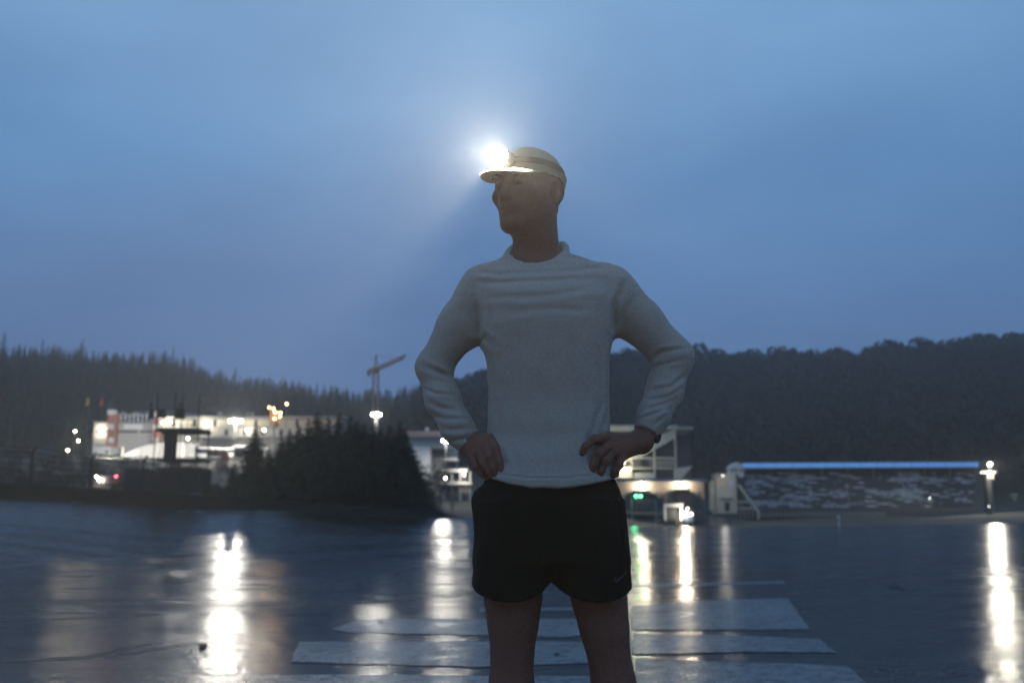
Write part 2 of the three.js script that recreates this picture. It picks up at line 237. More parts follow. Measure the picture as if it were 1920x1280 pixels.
// ------------------------------------------------------------------ solid modelling: distance fields meshed on a grid
function surfaceNet(f, lo, hi, cell) {
  const n = [0, 1, 2].map(i => Math.ceil((hi[i] - lo[i]) / cell) + 1), [nx, ny, nz] = n, val = new Float32Array(nx * ny * nz);
  for (let k = 0, o = 0; k < nz; k++) for (let j = 0; j < ny; j++) for (let i = 0; i < nx; i++, o++) val[o] = f(lo[0] + i * cell, lo[1] + j * cell, lo[2] + k * cell);
  const id = new Int32Array(nx * ny * nz).fill(-1), pos = [], idx = [];
  const off = [0, 1, nx, nx + 1, nx * ny, nx * ny + 1, nx * ny + nx, nx * ny + nx + 1], edges = [[0, 1], [2, 3], [4, 5], [6, 7], [0, 2], [1, 3], [4, 6], [5, 7], [0, 4], [1, 5], [2, 6], [3, 7]];
  for (let k = 0; k + 1 < nz; k++) for (let j = 0; j + 1 < ny; j++) for (let i = 0; i + 1 < nx; i++) {
    const o = (k * ny + j) * nx + i; let m = 0; for (let c = 0; c < 8; c++) if (val[o + off[c]] < 0) m |= 1 << c;
    if (m === 0 || m === 255) continue;
    let sx = 0, sy = 0, sz = 0, cnt = 0;
    for (const [a, b] of edges) { if ((m >> a & 1) === (m >> b & 1)) continue; const va = val[o + off[a]], vb = val[o + off[b]], t = va / (va - vb); sx += lerp(a & 1, b & 1, t); sy += lerp(a >> 1 & 1, b >> 1 & 1, t); sz += lerp(a >> 2, b >> 2, t); cnt++; }
    id[o] = pos.length / 3; pos.push(lo[0] + (i + sx / cnt) * cell, lo[1] + (j + sy / cnt) * cell, lo[2] + (k + sz / cnt) * cell);
  }
  const st = [1, nx, nx * ny];
  for (let k = 1; k + 1 < nz; k++) for (let j = 1; j + 1 < ny; j++) for (let i = 1; i + 1 < nx; i++) {
    const o = (k * ny + j) * nx + i;
    for (let a = 0; a < 3; a++) {
      const s0 = val[o] < 0, s1 = val[o + st[a]] < 0; if (s0 === s1) continue;
      const u = st[(a + 1) % 3], v = st[(a + 2) % 3], q = [id[o - u - v], id[o - v], id[o], id[o - u]];
      if (q.some(x => x < 0)) continue;
      if (s0) idx.push(q[0], q[1], q[2], q[0], q[2], q[3]); else idx.push(q[0], q[2], q[1], q[0], q[3], q[2]);
    }
  }
  const nor = new Float32Array(pos.length), uv = new Float32Array(pos.length / 3 * 2), e = cell * 0.6;
  for (let i = 0; i < pos.length; i += 3) {
    const x = pos[i], y = pos[i + 1], z = pos[i + 2]; let a = f(x + e, y, z) - f(x - e, y, z), b = f(x, y + e, z) - f(x, y - e, z), c = f(x, y, z + e) - f(x, y, z - e); const l = Math.hypot(a, b, c) || 1;
    nor[i] = a / l; nor[i + 1] = b / l; nor[i + 2] = c / l; uv[i / 3 * 2] = x + 0.6 * z; uv[i / 3 * 2 + 1] = y + 0.2 * z;
  }
  const g = new THREE.BufferGeometry(); g.setAttribute('position', new THREE.Float32BufferAttribute(pos, 3)); g.setAttribute('normal', new THREE.BufferAttribute(nor, 3)); g.setAttribute('uv', new THREE.BufferAttribute(uv, 2)); g.setIndex(idx); return g;
}
const smin = (a, b, k) => { const h = Math.max(k - Math.abs(a - b), 0) / k; return Math.min(a, b) - h * h * k * 0.25; };
const smax = (a, b, k) => -smin(-a, -b, k);
function cap(x, y, z, a, b, ra, rb) {                           // tapered capsule
  const bx = b[0] - a[0], by = b[1] - a[1], bz = b[2] - a[2], px = x - a[0], py = y - a[1], pz = z - a[2], t = clamp((px * bx + py * by + pz * bz) / (bx * bx + by * by + bz * bz), 0, 1);
  return Math.hypot(px - bx * t, py - by * t, pz - bz * t) - lerp(ra, rb, t);
}
const ell = (x, y, z, cx, cy, cz, rx, ry, rz) => { const a = (x - cx) / rx, b = (y - cy) / ry, c = (z - cz) / rz, k0 = Math.hypot(a, b, c), k1 = Math.hypot(a / rx, b / ry, c / rz); return k1 < 1e-9 ? -Math.min(rx, ry, rz) : k0 * (k0 - 1) / k1; };
const chain = (x, y, z, pts, k = 0.012) => { let d = 1e9; for (let i = 0; i + 1 < pts.length; i++) d = i ? smin(d, cap(x, y, z, pts[i], pts[i + 1], pts[i][3], pts[i + 1][3]), k) : cap(x, y, z, pts[i], pts[i + 1], pts[i][3], pts[i + 1][3]); return d; };

// the runner stands 2.26 m away; pixel helpers give points on him, dz metres nearer than his middle
const PD = 2.26;
const pp = (px, row, dz = 0, r) => { const p = at(px, row, PD - dz); return r === undefined ? [p.x, p.y, p.z] : [p.x, p.y, p.z, r]; };
const pm = PD / F * 1.02;                                       // metres per pixel on him
function sections(list) {                                       // [row, x left, x right, half depth, z shift] stacked into a torso-like solid
  const s = list.map(([row, l, r, b, cz = 0]) => { const a = at(l, row, PD), q = at(r, row, PD); return [a.y, (a.x + q.x) / 2, (q.x - a.x) / 2, b, -PD + cz]; }).sort((a, b) => a[0] - b[0]);
  return (x, y, z, grow = 0, pw = 2.5) => {
    let k = 0; while (k < s.length - 2 && y > s[k + 1][0]) k++;
    const t = clamp((y - s[k][0]) / (s[k + 1][0] - s[k][0]), 0, 1), u = t * t * (3 - 2 * t) * 0.5 + t * 0.5, L = i => lerp(s[k][i], s[k + 1][i], u), a = L(2) + grow, b = L(3) + grow;
    const q = Math.pow(Math.pow(Math.abs(x - L(1)) / a, pw) + Math.pow(Math.abs(z - L(4)) / b, pw), 1 / pw), d = (q - 1) * Math.min(a, b) * 1.0;
    const top = Math.max(y - s[s.length - 1][0], s[0][0] - y) - grow;
    return top > 0 ? Math.hypot(Math.max(d, 0), top) : d;
  };
}
const torsoS = sections([[455, 972, 1042, 0.046, -0.040], [470, 948, 1066, 0.056, -0.038], [487, 928, 1112, 0.068, -0.032], [505, 908, 1142, 0.080, -0.024], [530, 893, 1158, 0.098, -0.014], [570, 890, 1158, 0.114, 0], [620, 897, 1150, 0.117, 0.004], [690, 913, 1142, 0.112, 0.002], [760, 916, 1141, 0.106, 0], [820, 917, 1143, 0.106, 0], [870, 908, 1155, 0.119, -0.003], [912, 901, 1165, 0.130, -0.004], [950, 900, 1167, 0.132, -0.004]]);
const armL = [pp(905, 545, -0.01, 0.060), pp(862, 612, -0.02, 0.049), pp(813, 688, -0.035, 0.0395), pp(830, 750, -0.02, 0.0385), pp(858, 802, 0.0, 0.033), pp(882, 836, 0.008, 0.0285)];
const armR = [pp(1143, 548, -0.01, 0.064), pp(1200, 602, -0.02, 0.051), pp(1262, 670, -0.035, 0.046), pp(1246, 735, -0.02, 0.0405), pp(1226, 780, 0.0, 0.034), pp(1212, 812, 0.012, 0.0295)];
const thin = (pts, k) => pts.map(p => [p[0], p[1], p[2], p[3] * k]);
const neckB = pp(1006, 500, -0.035), neckT = pp(1003, 415, 0.0);

// head: own axes (l: his left, u: up, f: forward), turned 42 degrees towards the left of the photo
const YAW = 37 * Math.PI / 180, HS = 0.93, headO = [(() => at(991, 363, PD - 0.005))()].map(p => [p.x, p.y, p.z])[0];
const hf = [-Math.sin(YAW), 0, Math.cos(YAW)], hl = [Math.cos(YAW), 0, Math.sin(YAW)];
const toHead = (x, y, z) => { const a = x - headO[0], b = y - headO[1], c = z - headO[2]; return [(a * hl[0] + c * hl[2]) / HS, b / HS, (a * hf[0] + c * hf[2]) / HS]; };
const fromHead = (l, u, f) => [headO[0] + HS * (l * hl[0] + f * hf[0]), headO[1] + HS * u, headO[2] + HS * (l * hl[2] + f * hf[2])];
function headSDF(x, y, z) {
  const [l, u, f] = toHead(x, y, z), m = Math.abs(l);
  let d = ell(l, u, f, 0, 0.030, -0.012, 0.074, 0.086, 0.095);
  d = smin(d, ell(l, u, f, 0, -0.03, 0.03, 0.060, 0.083, 0.062), 0.03);
  d = smin(d, cap(m, u, f, [0.053, -0.045, -0.005], [0.018, -0.095, 0.062], 0.018, 0.018), 0.025);
  d = smin(d, ell(l, u, f, 0, -0.099, 0.067, 0.022, 0.018, 0.018), 0.02);
  d = smin(d, ell(m, u, f, 0.042, -0.018, 0.062, 0.022, 0.02, 0.02), 0.02);
  d = smin(d, cap(m, u, f, [0, 0.024, 0.083], [0.042, 0.026, 0.070], 0.012, 0.011), 0.016);
  d = smax(d, -(Math.hypot(m - 0.031, (u - 0.002) * 1.2, f - 0.104) - 0.0175), 0.012);
  d = smin(d, cap(l, u, f, [0, 0.018, 0.086], [0, -0.027, 0.1035], 0.0075, 0.0090), 0.016);
  d = smin(d, ell(m, u, f, 0.011, -0.030, 0.092, 0.007, 0.006, 0.010), 0.012);
  d = smin(d, ell(l, u, f, 0, -0.043, 0.080, 0.021, 0.018, 0.0135), 0.018);
  d = smin(d, ell(l, u, f, 0, -0.058, 0.085, 0.025, 0.006, 0.010), 0.008);
  d = smin(d, ell(l, u, f, 0, -0.070, 0.082, 0.021, 0.007, 0.0105), 0.008);
  d = smin(d, ell(m, u, f, 0.031, 0.0045, 0.0785, 0.0145, 0.0115, 0.0125), 0.004);
  { const a = 0.35, mm = m - 0.0775, ff = f + 0.012, uu = u + 0.003, l2 = mm * Math.cos(a) + ff * Math.sin(a) * 0.9, f2 = -mm * Math.sin(a) + ff * Math.cos(a);
    let e = ell(l2, uu, f2, 0, 0, 0, 0.0095, 0.032, 0.019); e = smax(e, -ell(l2, uu, f2, 0.010, 0.003, 0.003, 0.008, 0.020, 0.010), 0.004); d = smin(d, e, 0.007); }
  d = smin(d, cap(x, y, z, neckT, neckB, 0.052, 0.057) / HS, 0.03);
  return d * HS;
}
const legL = [pp(968, 990, 0, 0.080), pp(962, 1120, 0, 0.0605), pp(962, 1165, 0, 0.0525), pp(959, 1285, 0.0, 0.0455)], legR = [pp(1098, 990, 0, 0.080), pp(1124, 1125, 0, 0.0575), pp(1133, 1175, 0, 0.051), pp(1151, 1285, 0, 0.0455)];
{ const a = legL[3], b = legR[3];
  legL.push([a[0] - 0.004, 0.50, a[2] + 0.006, 0.049], [a[0] - 0.008, 0.44, a[2], 0.045], [a[0] - 0.014, 0.33, a[2] - 0.02, 0.047], [a[0] - 0.014, 0.20, a[2] - 0.02, 0.036], [a[0] - 0.016, 0.09, a[2] - 0.022, 0.034]);
  legR.push([b[0] + 0.012, 0.50, b[2] + 0.006, 0.049], [b[0] + 0.018, 0.44, b[2], 0.045], [b[0] + 0.03, 0.33, b[2] - 0.02, 0.047], [b[0] + 0.036, 0.20, b[2] - 0.02, 0.036], [b[0] + 0.04, 0.09, b[2] - 0.022, 0.034]); }
function bodySDF(x, y, z) {
  let d = torsoS(x, y, z, -0.014 - 0.022 * (1 - sstep(hemY - 0.01, hemY + 0.06, y)));
  d = smin(d, chain(x, y, z, thin(armL, 0.78)), 0.03); d = smin(d, chain(x, y, z, thin(armR, 0.78)), 0.03);
  d = smin(d, cap(x, y, z, neckT, neckB, 0.050, 0.057), 0.03);
  d = smin(d, chain(x, y, z, legL, 0.02), 0.03); return smin(d, chain(x, y, z, legR, 0.02), 0.03);
}
// hands on the hips: wrist, knuckle, two joints and tip of every finger
const handL = { wrist: pp(881, 835, 0.008, 0.0235), fore: pp(862, 806, 0.0, 0.026), fingers: [
  [pp(921, 823, 0.040, 0.0115), pp(930, 842, 0.066, 0.0098), pp(937, 866, 0.078, 0.0088), pp(941, 881, 0.078, 0.0076)],
  [pp(912, 836, 0.046, 0.0118), pp(919, 858, 0.066, 0.0100), pp(926, 879, 0.073, 0.0088), pp(929.5, 889, 0.071, 0.0078)],
  [pp(902, 848, 0.044, 0.0112), pp(908, 869, 0.060, 0.0094), pp(917, 886, 0.064, 0.0082), pp(922, 892, 0.062, 0.0074)],
  [pp(889, 857, 0.034, 0.0105), pp(896, 876, 0.044, 0.0086), pp(906, 888, 0.047, 0.0076), pp(912, 894, 0.046, 0.0068)]],
  thumb: [pp(896, 824, 0.014, 0.014), pp(914, 822, 0.0, 0.0115), pp(925, 828, -0.024, 0.0098), pp(930, 838, -0.045, 0.0085)] };
const handR = { wrist: pp(1203, 828, 0.016, 0.0255), fore: pp(1220, 796, 0.004, 0.028), fingers: [
  [pp(1140, 820, 0.066, 0.0120), pp(1114, 824, 0.102, 0.0102), pp(1098, 838, 0.106, 0.0090), pp(1092, 849, 0.102, 0.0078)],
  [pp(1141, 836, 0.072, 0.0122), pp(1122, 851, 0.102, 0.0104), pp(1113, 871, 0.102, 0.0092), pp(1109, 882, 0.098, 0.0080)],
  [pp(1148, 848, 0.070, 0.0116), pp(1134, 866, 0.090, 0.0098), pp(1127, 883, 0.090, 0.0086), pp(1124, 892, 0.086, 0.0076)],
  [pp(1164, 857, 0.058, 0.0108), pp(1160, 872, 0.070, 0.0090), pp(1153, 886, 0.072, 0.0080), pp(1149, 892, 0.070, 0.0070)]],
  thumb: [pp(1184, 826, 0.020, 0.0145), pp(1166, 826, 0.000, 0.0118), pp(1156, 832, -0.026, 0.0100), pp(1148, 842, -0.048, 0.0086)] };
function handSDF(h) {
  return (x, y, z) => {
    let palm = cap(x, y, z, h.fore, h.wrist, h.fore[3], h.wrist[3]);
    h.fingers.forEach(f => { palm = smin(palm, cap(x, y, z, h.wrist, f[0], 0.0165, f[0][3] + 0.001), 0.016); });
    palm = smin(palm, cap(x, y, z, h.wrist, h.thumb[0], 0.0165, 0.0145), 0.016);
    let d = palm;
    for (const f of [...h.fingers, h.thumb]) { let g = chain(x, y, z, f, 0.004); g = smin(g, Math.hypot(x - f[1][0], y - f[1][1], z - f[1][2]) - f[1][3] * 1.05, 0.004); g = smin(g, cap(x, y, z, f[0], f[1], f[0][3], f[1][3]), 0.004); d = smin(d, g, f === h.thumb ? 0.006 : 0.0035); }
    return d;
  };
}
for (const [h, k] of [[handL, 0.013], [handR, 0.007]]) h.fingers.forEach((f, i) => f.forEach((p, j) => { p[2] += k * (0.5 + 0.5 * Math.min(j, 1)); p[3] *= 0.93; if (h === handL && i === 3) p[0] -= 0.003; }));
const sphereBox = (pts, pad) => { const lo = [1e9, 1e9, 1e9], hi = [-1e9, -1e9, -1e9]; for (const p of pts) for (let i = 0; i < 3; i++) { lo[i] = Math.min(lo[i], p[i] - pad); hi[i] = Math.max(hi[i], p[i] + pad); } return [lo, hi]; };

// clothes: folds are grooves along drawn lines, with a soft ridge on either side
const foldLines = [
  [0.0042, 0.0055, [[784, 676], [812, 690], [844, 698]]], [0.004, 0.004, [[806, 682], [828, 695], [846, 699]]], [0.003, 0.004, [[788, 722], [815, 734], [852, 738]]], [0.0042, 0.005, [[796, 748], [826, 762], [862, 768]]], [0.003, 0.004, [[803, 772], [835, 784], [872, 782]]], [0.0035, 0.005, [[816, 800], [848, 804], [884, 800]]], [0.003, 0.004, [[836, 826], [868, 822], [890, 812]]],
  [0.0042, 0.005, [[1222, 668], [1246, 655], [1292, 648]]], [0.003, 0.004, [[1226, 684], [1256, 676], [1290, 668]]], [0.004, 0.005, [[1222, 728], [1262, 722], [1298, 692]]], [0.003, 0.004, [[1218, 748], [1254, 742], [1284, 722]]], [0.004, 0.0045, [[1208, 768], [1242, 758], [1270, 742]]], [0.0035, 0.004, [[1200, 784], [1232, 772], [1258, 760]]], [0.0035, 0.0035, [[1222, 800], [1238, 788], [1250, 778]]],
  [0.0042, 0.007, [[896, 506], [932, 517], [990, 517], [1080, 512], [1135, 498]]], [0.003, 0.006, [[902, 530], [950, 536], [1012, 534], [1092, 528]]], [0.0025, 0.007, [[910, 562], [980, 568], [1052, 561], [1100, 552]]], [0.002, 0.007, [[960, 596], [1040, 590], [1100, 592]]],
  [0.004, 0.006, [[1172, 528], [1152, 575], [1149, 616]]], [0.003, 0.006, [[1192, 556], [1164, 596], [1150, 616]]], [0.0035, 0.006, [[890, 560], [898, 600], [897, 632]]], [0.003, 0.006, [[930, 655], [910, 636], [884, 640]]],
  [0.003, 0.006, [[1132, 750], [1114, 795], [1098, 838]]], [0.003, 0.005, [[1138, 772], [1126, 812]]], [0.0038, 0.006, [[1096, 846], [1112, 882], [1138, 896]]], [0.0025, 0.007, [[1112, 660], [1122, 720], [1118, 780]]], [0.003, 0.006, [[940, 850], [948, 872], [944, 888]]], [0.0025, 0.007, [[930, 760], [938, 800], [934, 830]]],
  [0.0014, 0.0022, [[900, 879], [935, 891], [990, 899], [1050, 900], [1110, 893], [1165, 880]]],
].map(([dep, w, pts]) => ({ dep, w, pts: pts.map(([x, y]) => { const p = at(x, y, PD - 0.05); return [p.x, p.y]; }) }));
for (const f of foldLines) f.bb = [Math.min(...f.pts.map(p => p[0])) - 0.03, Math.max(...f.pts.map(p => p[0])) + 0.03, Math.min(...f.pts.map(p => p[1])) - 0.03, Math.max(...f.pts.map(p => p[1])) + 0.03];
function folds(x, y, z) {
  let s = 0; const front = sstep(-PD - 0.05, -PD + 0.01, z);
  if (front > 0) for (const f of foldLines) {
    if (x < f.bb[0] || x > f.bb[1] || y < f.bb[2] || y > f.bb[3]) continue;
    let r = 1e9, along = 0; for (let i = 0; i + 1 < f.pts.length; i++) { const q = segD([x, y], f.pts[i], f.pts[i + 1]); if (q < r) r = q; }
    const e0 = Math.hypot(x - f.pts[0][0], y - f.pts[0][1]), e1 = Math.hypot(x - f.pts.at(-1)[0], y - f.pts.at(-1)[1]); along = sstep(0, 0.03, Math.min(e0, e1)) * 0.8 + 0.2;
    s += f.dep * along * (Math.exp(-r * r / (f.w * f.w)) - 0.55 * Math.exp(-Math.pow((r - 2.1 * f.w) / (f.w * 1.1), 2)));
  }
  return s * front + 0.0035 * noise(x * 13, y * 9, z * 13) + 0.0016 * noise(x * 34, y * 26, z * 34);
}
const cuffL = [pp(882, 835, 0.008), pp(858, 802, 0)], cuffR = [pp(1211, 812, 0.012), pp(1226, 780, 0)];
const planeD = (x, y, z, [p, q], back = 0) => { const n = [p[0] - q[0], p[1] - q[1], p[2] - q[2]], l = Math.hypot(...n); return ((x - p[0]) * n[0] + (y - p[1]) * n[1] + (z - p[2]) * n[2]) / l - back; };
const collar = []; for (let i = 0; i < 28; i++) { const a = i / 28 * Math.PI * 2, q = pp(1006 + 54 * Math.sin(a), lerp(474, 461, (1 + Math.sin(a)) / 2) + 10 + 27 * Math.cos(a), -0.024 + 0.080 * Math.cos(a)); collar.push(q); }
function shirtSDF(x, y, z) {
  let d = torsoS(x, y, z, 0);
  const a = chain(x, y, z, armL, 0.02), b = chain(x, y, z, armR, 0.02);
  d = smin(d, a, 0.035); d = smin(d, b, 0.035);
  d += folds(x, y, z);
  // cuffs, hem, neck hole
  const nearL = Math.hypot(x - cuffL[0][0], y - cuffL[0][1], z - cuffL[0][2]) < 0.075, nearR = Math.hypot(x - cuffR[0][0], y - cuffR[0][1], z - cuffR[0][2]) < 0.08;
  if (nearL && a < 0.02) d = smax(d, planeD(x, y, z, cuffL), 0.004);
  if (nearR && b < 0.02) d = smax(d, planeD(x, y, z, cuffR), 0.004);
  const hem = hemY + 0.030 * Math.pow(Math.abs((x - hemX) / 0.16), 2) + 0.004 * noise(x * 22, 3, z * 9) - 0.006 * clamp((z + PD) / 0.1, -1, 1);
  d = smax(d, hem - y, 0.005);
  d = smax(d, -cap(x, y, z, [neckB[0], neckB[1] - 0.01, neckB[2] + 0.012], [neckT[0], neckT[1], neckT[2]], 0.058, 0.062), 0.006);
  const cf = collar[0], cb = collar[14], cl = collar[21], cr = collar[7];
  { const nx = (cr[1] - cl[1]) / (cr[0] - cl[0]), nz = (cf[1] - cb[1]) / (cf[2] - cb[2]), py = cl[1] + nx * (x - cl[0]) + nz * (z - (cl[2] + cr[2]) / 2), rim = (Math.hypot((x - (cl[0] + cr[0]) / 2) / 0.0665, (z - (cf[2] + cb[2]) / 2) / 0.0795) - 1) * 0.068; d = smax(d, -Math.max(rim, py - y - 0.004), 0.003); }
  let c = 1e9; for (let i = 0; i < collar.length; i++) c = Math.min(c, cap(x, y, z, collar[i], collar[(i + 1) % collar.length], 0.0115, 0.0115));
  return smin(d, c, 0.008);
}
const hemY = pp(1030, 911, 0.1)[1], hemX = pp(1034, 900)[0];
const shortsHip = sections([[885, 913, 1153, 0.100, -0.005], [905, 908, 1157, 0.106, -0.006], [922, 892, 1163, 0.117, -0.006], [935, 888, 1166, 0.122, -0.006], [965, 891, 1171, 0.124, -0.008], [1010, 893, 1174, 0.124, -0.008], [1055, 889, 1178, 0.118, -0.006]]);
const shortsL = sections([[940, 892, 1040, 0.112, -0.005], [1000, 892, 1038, 0.114, -0.004], [1060, 886, 1034, 0.106, 0], [1128, 880, 1029, 0.100, 0.002], [1180, 876, 1024, 0.100, 0.002]]);
const shortsR = sections([[940, 1026, 1170, 0.112, -0.005], [1000, 1030, 1174, 0.114, -0.004], [1060, 1035, 1180, 0.106, 0], [1128, 1041, 1186, 0.100, 0.002], [1180, 1043, 1190, 0.100, 0.002]]);
const shHemY = pp(960, 1126, 0.09)[1], crotch = pp(1036, 1068);
function shortsSDF(x, y, z) {
  let d = shortsHip(x, y, z, 0, 2.3); d = smin(d, shortsL(x, y, z, 0, 2.2), 0.015); d = smin(d, shortsR(x, y, z, 0, 2.2), 0.015);
  d += 0.005 * noise(x * 16, y * 5, z * 16) + 0.002 * noise(x * 45, y * 14, z * 45);
  d = smax(d, y - pp(1030, 893, 0.1)[1], 0.006);
  const mid = x < crotch[0] ? pp(955, 1000)[0] : pp(1113, 1000)[0];
  const hem = shHemY + (x < crotch[0] ? 0.024 : 0.022) * Math.pow(Math.abs((x - mid) / 0.09), 2.2) - 0.012 * clamp((z + PD) / 0.1, -1, 1) + 0.008;
  return smax(d, hem - y, 0.004);
}

// materials of the runner
const skinTex = tex(256, 256, (i, j) => { const v = 0.94 + 0.12 * g3(i * 2, j * 2) + 0.06 * (g2(i * 2, j * 2) - 0.5); return [v, v * 0.985, v * 0.97].map(c => c * 0.9); }, true); skinTex.repeat.set(9, 9);
const skin = mat('tanned_skin', 0.24, 0.112, 0.082, 0.6, { specularIntensity: 0.4, map: skinTex, bumpMap: asphaltBump, bumpScale: 0.0002 });
const knit = tex(512, 512, (i, j) => 0.5 + 0.25 * Math.sin(i * Math.PI / 4) * Math.sin(j * Math.PI / 4) + 0.35 * (g2(i, j) - 0.5)); knit.repeat.set(12, 12);
const heather = tex(512, 512, (i, j) => { const v = 0.80 + 0.14 * (g2(i, j) - 0.5) + 0.12 * (g1(i, (j * 3) % 512) - 0.5); return [v, v, v]; }, true); heather.repeat.set(5, 5);
const shirtM = mat('light_grey_jersey', 0.66, 0.61, 0.55, 0.9, { map: heather, bumpMap: knit, bumpScale: 0.0006, sheen: 0.25, sheenRoughness: 0.6 });
const shortsM = mat('black_running_shorts', 0.0045, 0.0045, 0.0048, 0.9, { specularIntensity: 0.25, bumpMap: knit, bumpScale: 0.0003 });
const capM = mat('sand_coloured_cap_cloth', 0.34, 0.29, 0.19, 0.85, { bumpMap: knit, bumpScale: 0.0005 });
const hairM = mat('short_dark_hair', 0.022, 0.014, 0.009, 0.7, { bumpMap: asphaltBump, bumpScale: 0.003 });
const blackM = mat('black_rubber', 0.012, 0.012, 0.013, 0.55);

const person = thing('person', 'runner in pale grey long-sleeved shirt and black shorts, hands on hips', 'person');
{
  const [lo, hi] = sphereBox([pp(780, 690, 0), pp(1306, 700, 0), pp(1005, 415), [0, 0.06, -PD]], 0.14);
  const body = surfaceNet(bodySDF, [lo[0] + 0.06, 0.05, -PD - 0.20], [hi[0] - 0.06, pp(1005, 415)[1] + 0.06, -PD + 0.20], 0.0095);
  const hb = sphereBox([headO], 0.135), head = surfaceNet(headSDF, [hb[0][0], headO[1] - 0.20, hb[0][2]], [hb[1][0], hb[1][1], hb[1][2]], 0.0032);
  const hands = [handL, handR].map(h => { const q = sphereBox([h.wrist, h.fore, ...h.thumb, ...h.fingers.flat()], 0.035); return surfaceNet(handSDF(h), q[0], q[1], 0.0024); });
  part('body', merge([body, head, ...hands]), skin, person);
  const eyeM = mat('eye_white', 0.07, 0.06, 0.055, 0.35), iris = mat('dark_iris', 0.03, 0.02, 0.015, 0.2);
  for (const s of [-1, 1]) { const e = part('eye', new THREE.SphereGeometry(0.0112, 16, 12).translate(...fromHead(s * 0.030, 0.001, 0.0765)), eyeM, person); part('iris', new THREE.SphereGeometry(0.0058, 12, 8).translate(...fromHead(s * 0.030, 0.000, 0.0822)), iris, e); }
  for (const s of [-1, 1]) { const pts = [0, 0.5, 1].map(t => V(...fromHead(s * (0.014 + 0.036 * t), 0.022 + 0.006 * Math.sin(t * 2.6), 0.098 - 0.013 * t * t))); part('eyebrow', new THREE.TubeGeometry(new THREE.CatmullRomCurve3(pts), 10, 0.0035, 5), hairM, person); }
  const slo = [armL[2][0] - 0.05, hemY - 0.03, -PD - 0.16], shi = [armR[2][0] + 0.06, pp(1005, 440)[1], -PD + 0.16];
  part('shirt', surfaceNet(shirtSDF, slo, shi, 0.0042), shirtM, person);
  const shorts = part('shorts', surfaceNet(shortsSDF, [pp(872, 1000)[0], shHemY - 0.03, -PD - 0.16], [pp(1196, 1000)[0], pp(1030, 885, 0.1)[1] + 0.02, -PD + 0.16], 0.005), shortsM, person);
  { // curved tick on the left leg of the shorts
    const P = (x, y) => new THREE.Vector2(x, y), sh = new THREE.Shape([P(-0.021, -0.0015), P(-0.019, -0.008), P(-0.013, -0.0098), P(-0.004, -0.006), P(0.024, 0.0125), P(-0.006, -0.0005), P(-0.0125, -0.0035), P(-0.0165, -0.002), P(-0.016, 0.004)]);
    const g = new THREE.ExtrudeGeometry(sh, { depth: 0.0012, bevelEnabled: false }), q = pp(1156, 1079, 0);
    let z = -PD + 0.14; while (shortsSDF(q[0], q[1], z) > 0.0005 && z > -PD) z -= 0.001;
    g.rotateY(0.75).translate(q[0], q[1], z + 0.001); part('printed_tick', g, mat('dark_grey_print', 0.022, 0.022, 0.024, 0.5), shorts);
  }
  // hair below the cap, behind the ears
  const hair = (x, y, z) => { const [l, u, f] = toHead(x, y, z); let d = headSDF(x, y, z) - 0.004 - 0.0012 * noise(x * 260, y * 160, z * 260); d = Math.max(d, u - 0.05, -0.062 + 0.35 * Math.max(0, f + 0.09) - u + 0.0 , f + 0.024 - 0.25 * Math.max(0, u)); return d; };
  part('hair', surfaceNet(hair, [hb[0][0], headO[1] - 0.09, hb[0][2]], [hb[1][0], headO[1] + 0.06, hb[1][2]], 0.0032), hairM, person);
  // cap: crown with panel seams, band, visor
  const crown = (x, y, z) => { const [l, u, f] = toHead(x, y, z), a = Math.atan2(l, f + 0.012); let d = ell(l, u, f, 0, 0.034, -0.012, 0.081, 0.089, 0.1025); const seam = Math.abs(Math.sin(a * 2.5)); d += 0.0016 * Math.exp(-Math.pow(seam / 0.07, 2)) - 0.003 * noise(l * 22, u * 22, f * 22); d -= 0.0012 * Math.exp(-Math.pow((u - 0.046) / 0.003, 2)); const inner = ell(l, u, f, 0, 0.03, -0.012, 0.076, 0.086, 0.098); d = smax(d, -inner, 0.001); return smax(d, 0.030 - 0.12 * (f + 0.012) * (f < -0.012 ? -0.35 : 0.15) - u, 0.002); };
  const capP = part('cap', surfaceNet(crown, hb[0], [hb[1][0], hb[1][1] + 0.02, hb[1][2]], 0.003), capM, person);
  const pos = [], idx = [], A = 56, B = 10;
  for (let side = 0; side < 2; side++) for (let i = 0; i <= A; i++) for (let j = 0; j <= B; j++) {
    const s = lerp(-1, 1, i / A), t = j / B, ang = s * 1.06, f0 = -0.012 + 0.098 * Math.cos(ang), l0 = 0.0785 * Math.sin(ang), reach = 0.088 * Math.pow(Math.max(0, 1 - s * s), 0.7), l = l0 * (1 + 0.02 * t), f = f0 + reach * t, u = 0.040 - 0.004 * s * s - t * (reach / 0.088) * (0.030 + 0.012 * s * s) - (side ? 0.0032 : 0);
    pos.push(...fromHead(l, u, f));
  }
  const M = (A + 1) * (B + 1);
  for (let i = 0; i < A; i++) for (let j = 0; j < B; j++) { const a = i * (B + 1) + j; idx.push(a, a + B + 1, a + B + 2, a, a + B + 2, a + 1, M + a, M + a + B + 2, M + a + B + 1, M + a, M + a + 1, M + a + B + 2); }
  for (let i = 0; i < A; i++) { const a = i * (B + 1) + B; idx.push(a, a + B + 1, M + a + B + 1, a, M + a + B + 1, M + a); }
  const vg = new THREE.BufferGeometry(); vg.setAttribute('position', new THREE.Float32BufferAttribute(pos, 3)); vg.setIndex(idx); vg.computeVertexNormals(); part('visor', vg, capM, capP);
  part('top_button', new THREE.SphereGeometry(0.006, 10, 6).scale(1, 0.5, 1).translate(...fromHead(0, 0.1235, -0.012)), capM, capP);
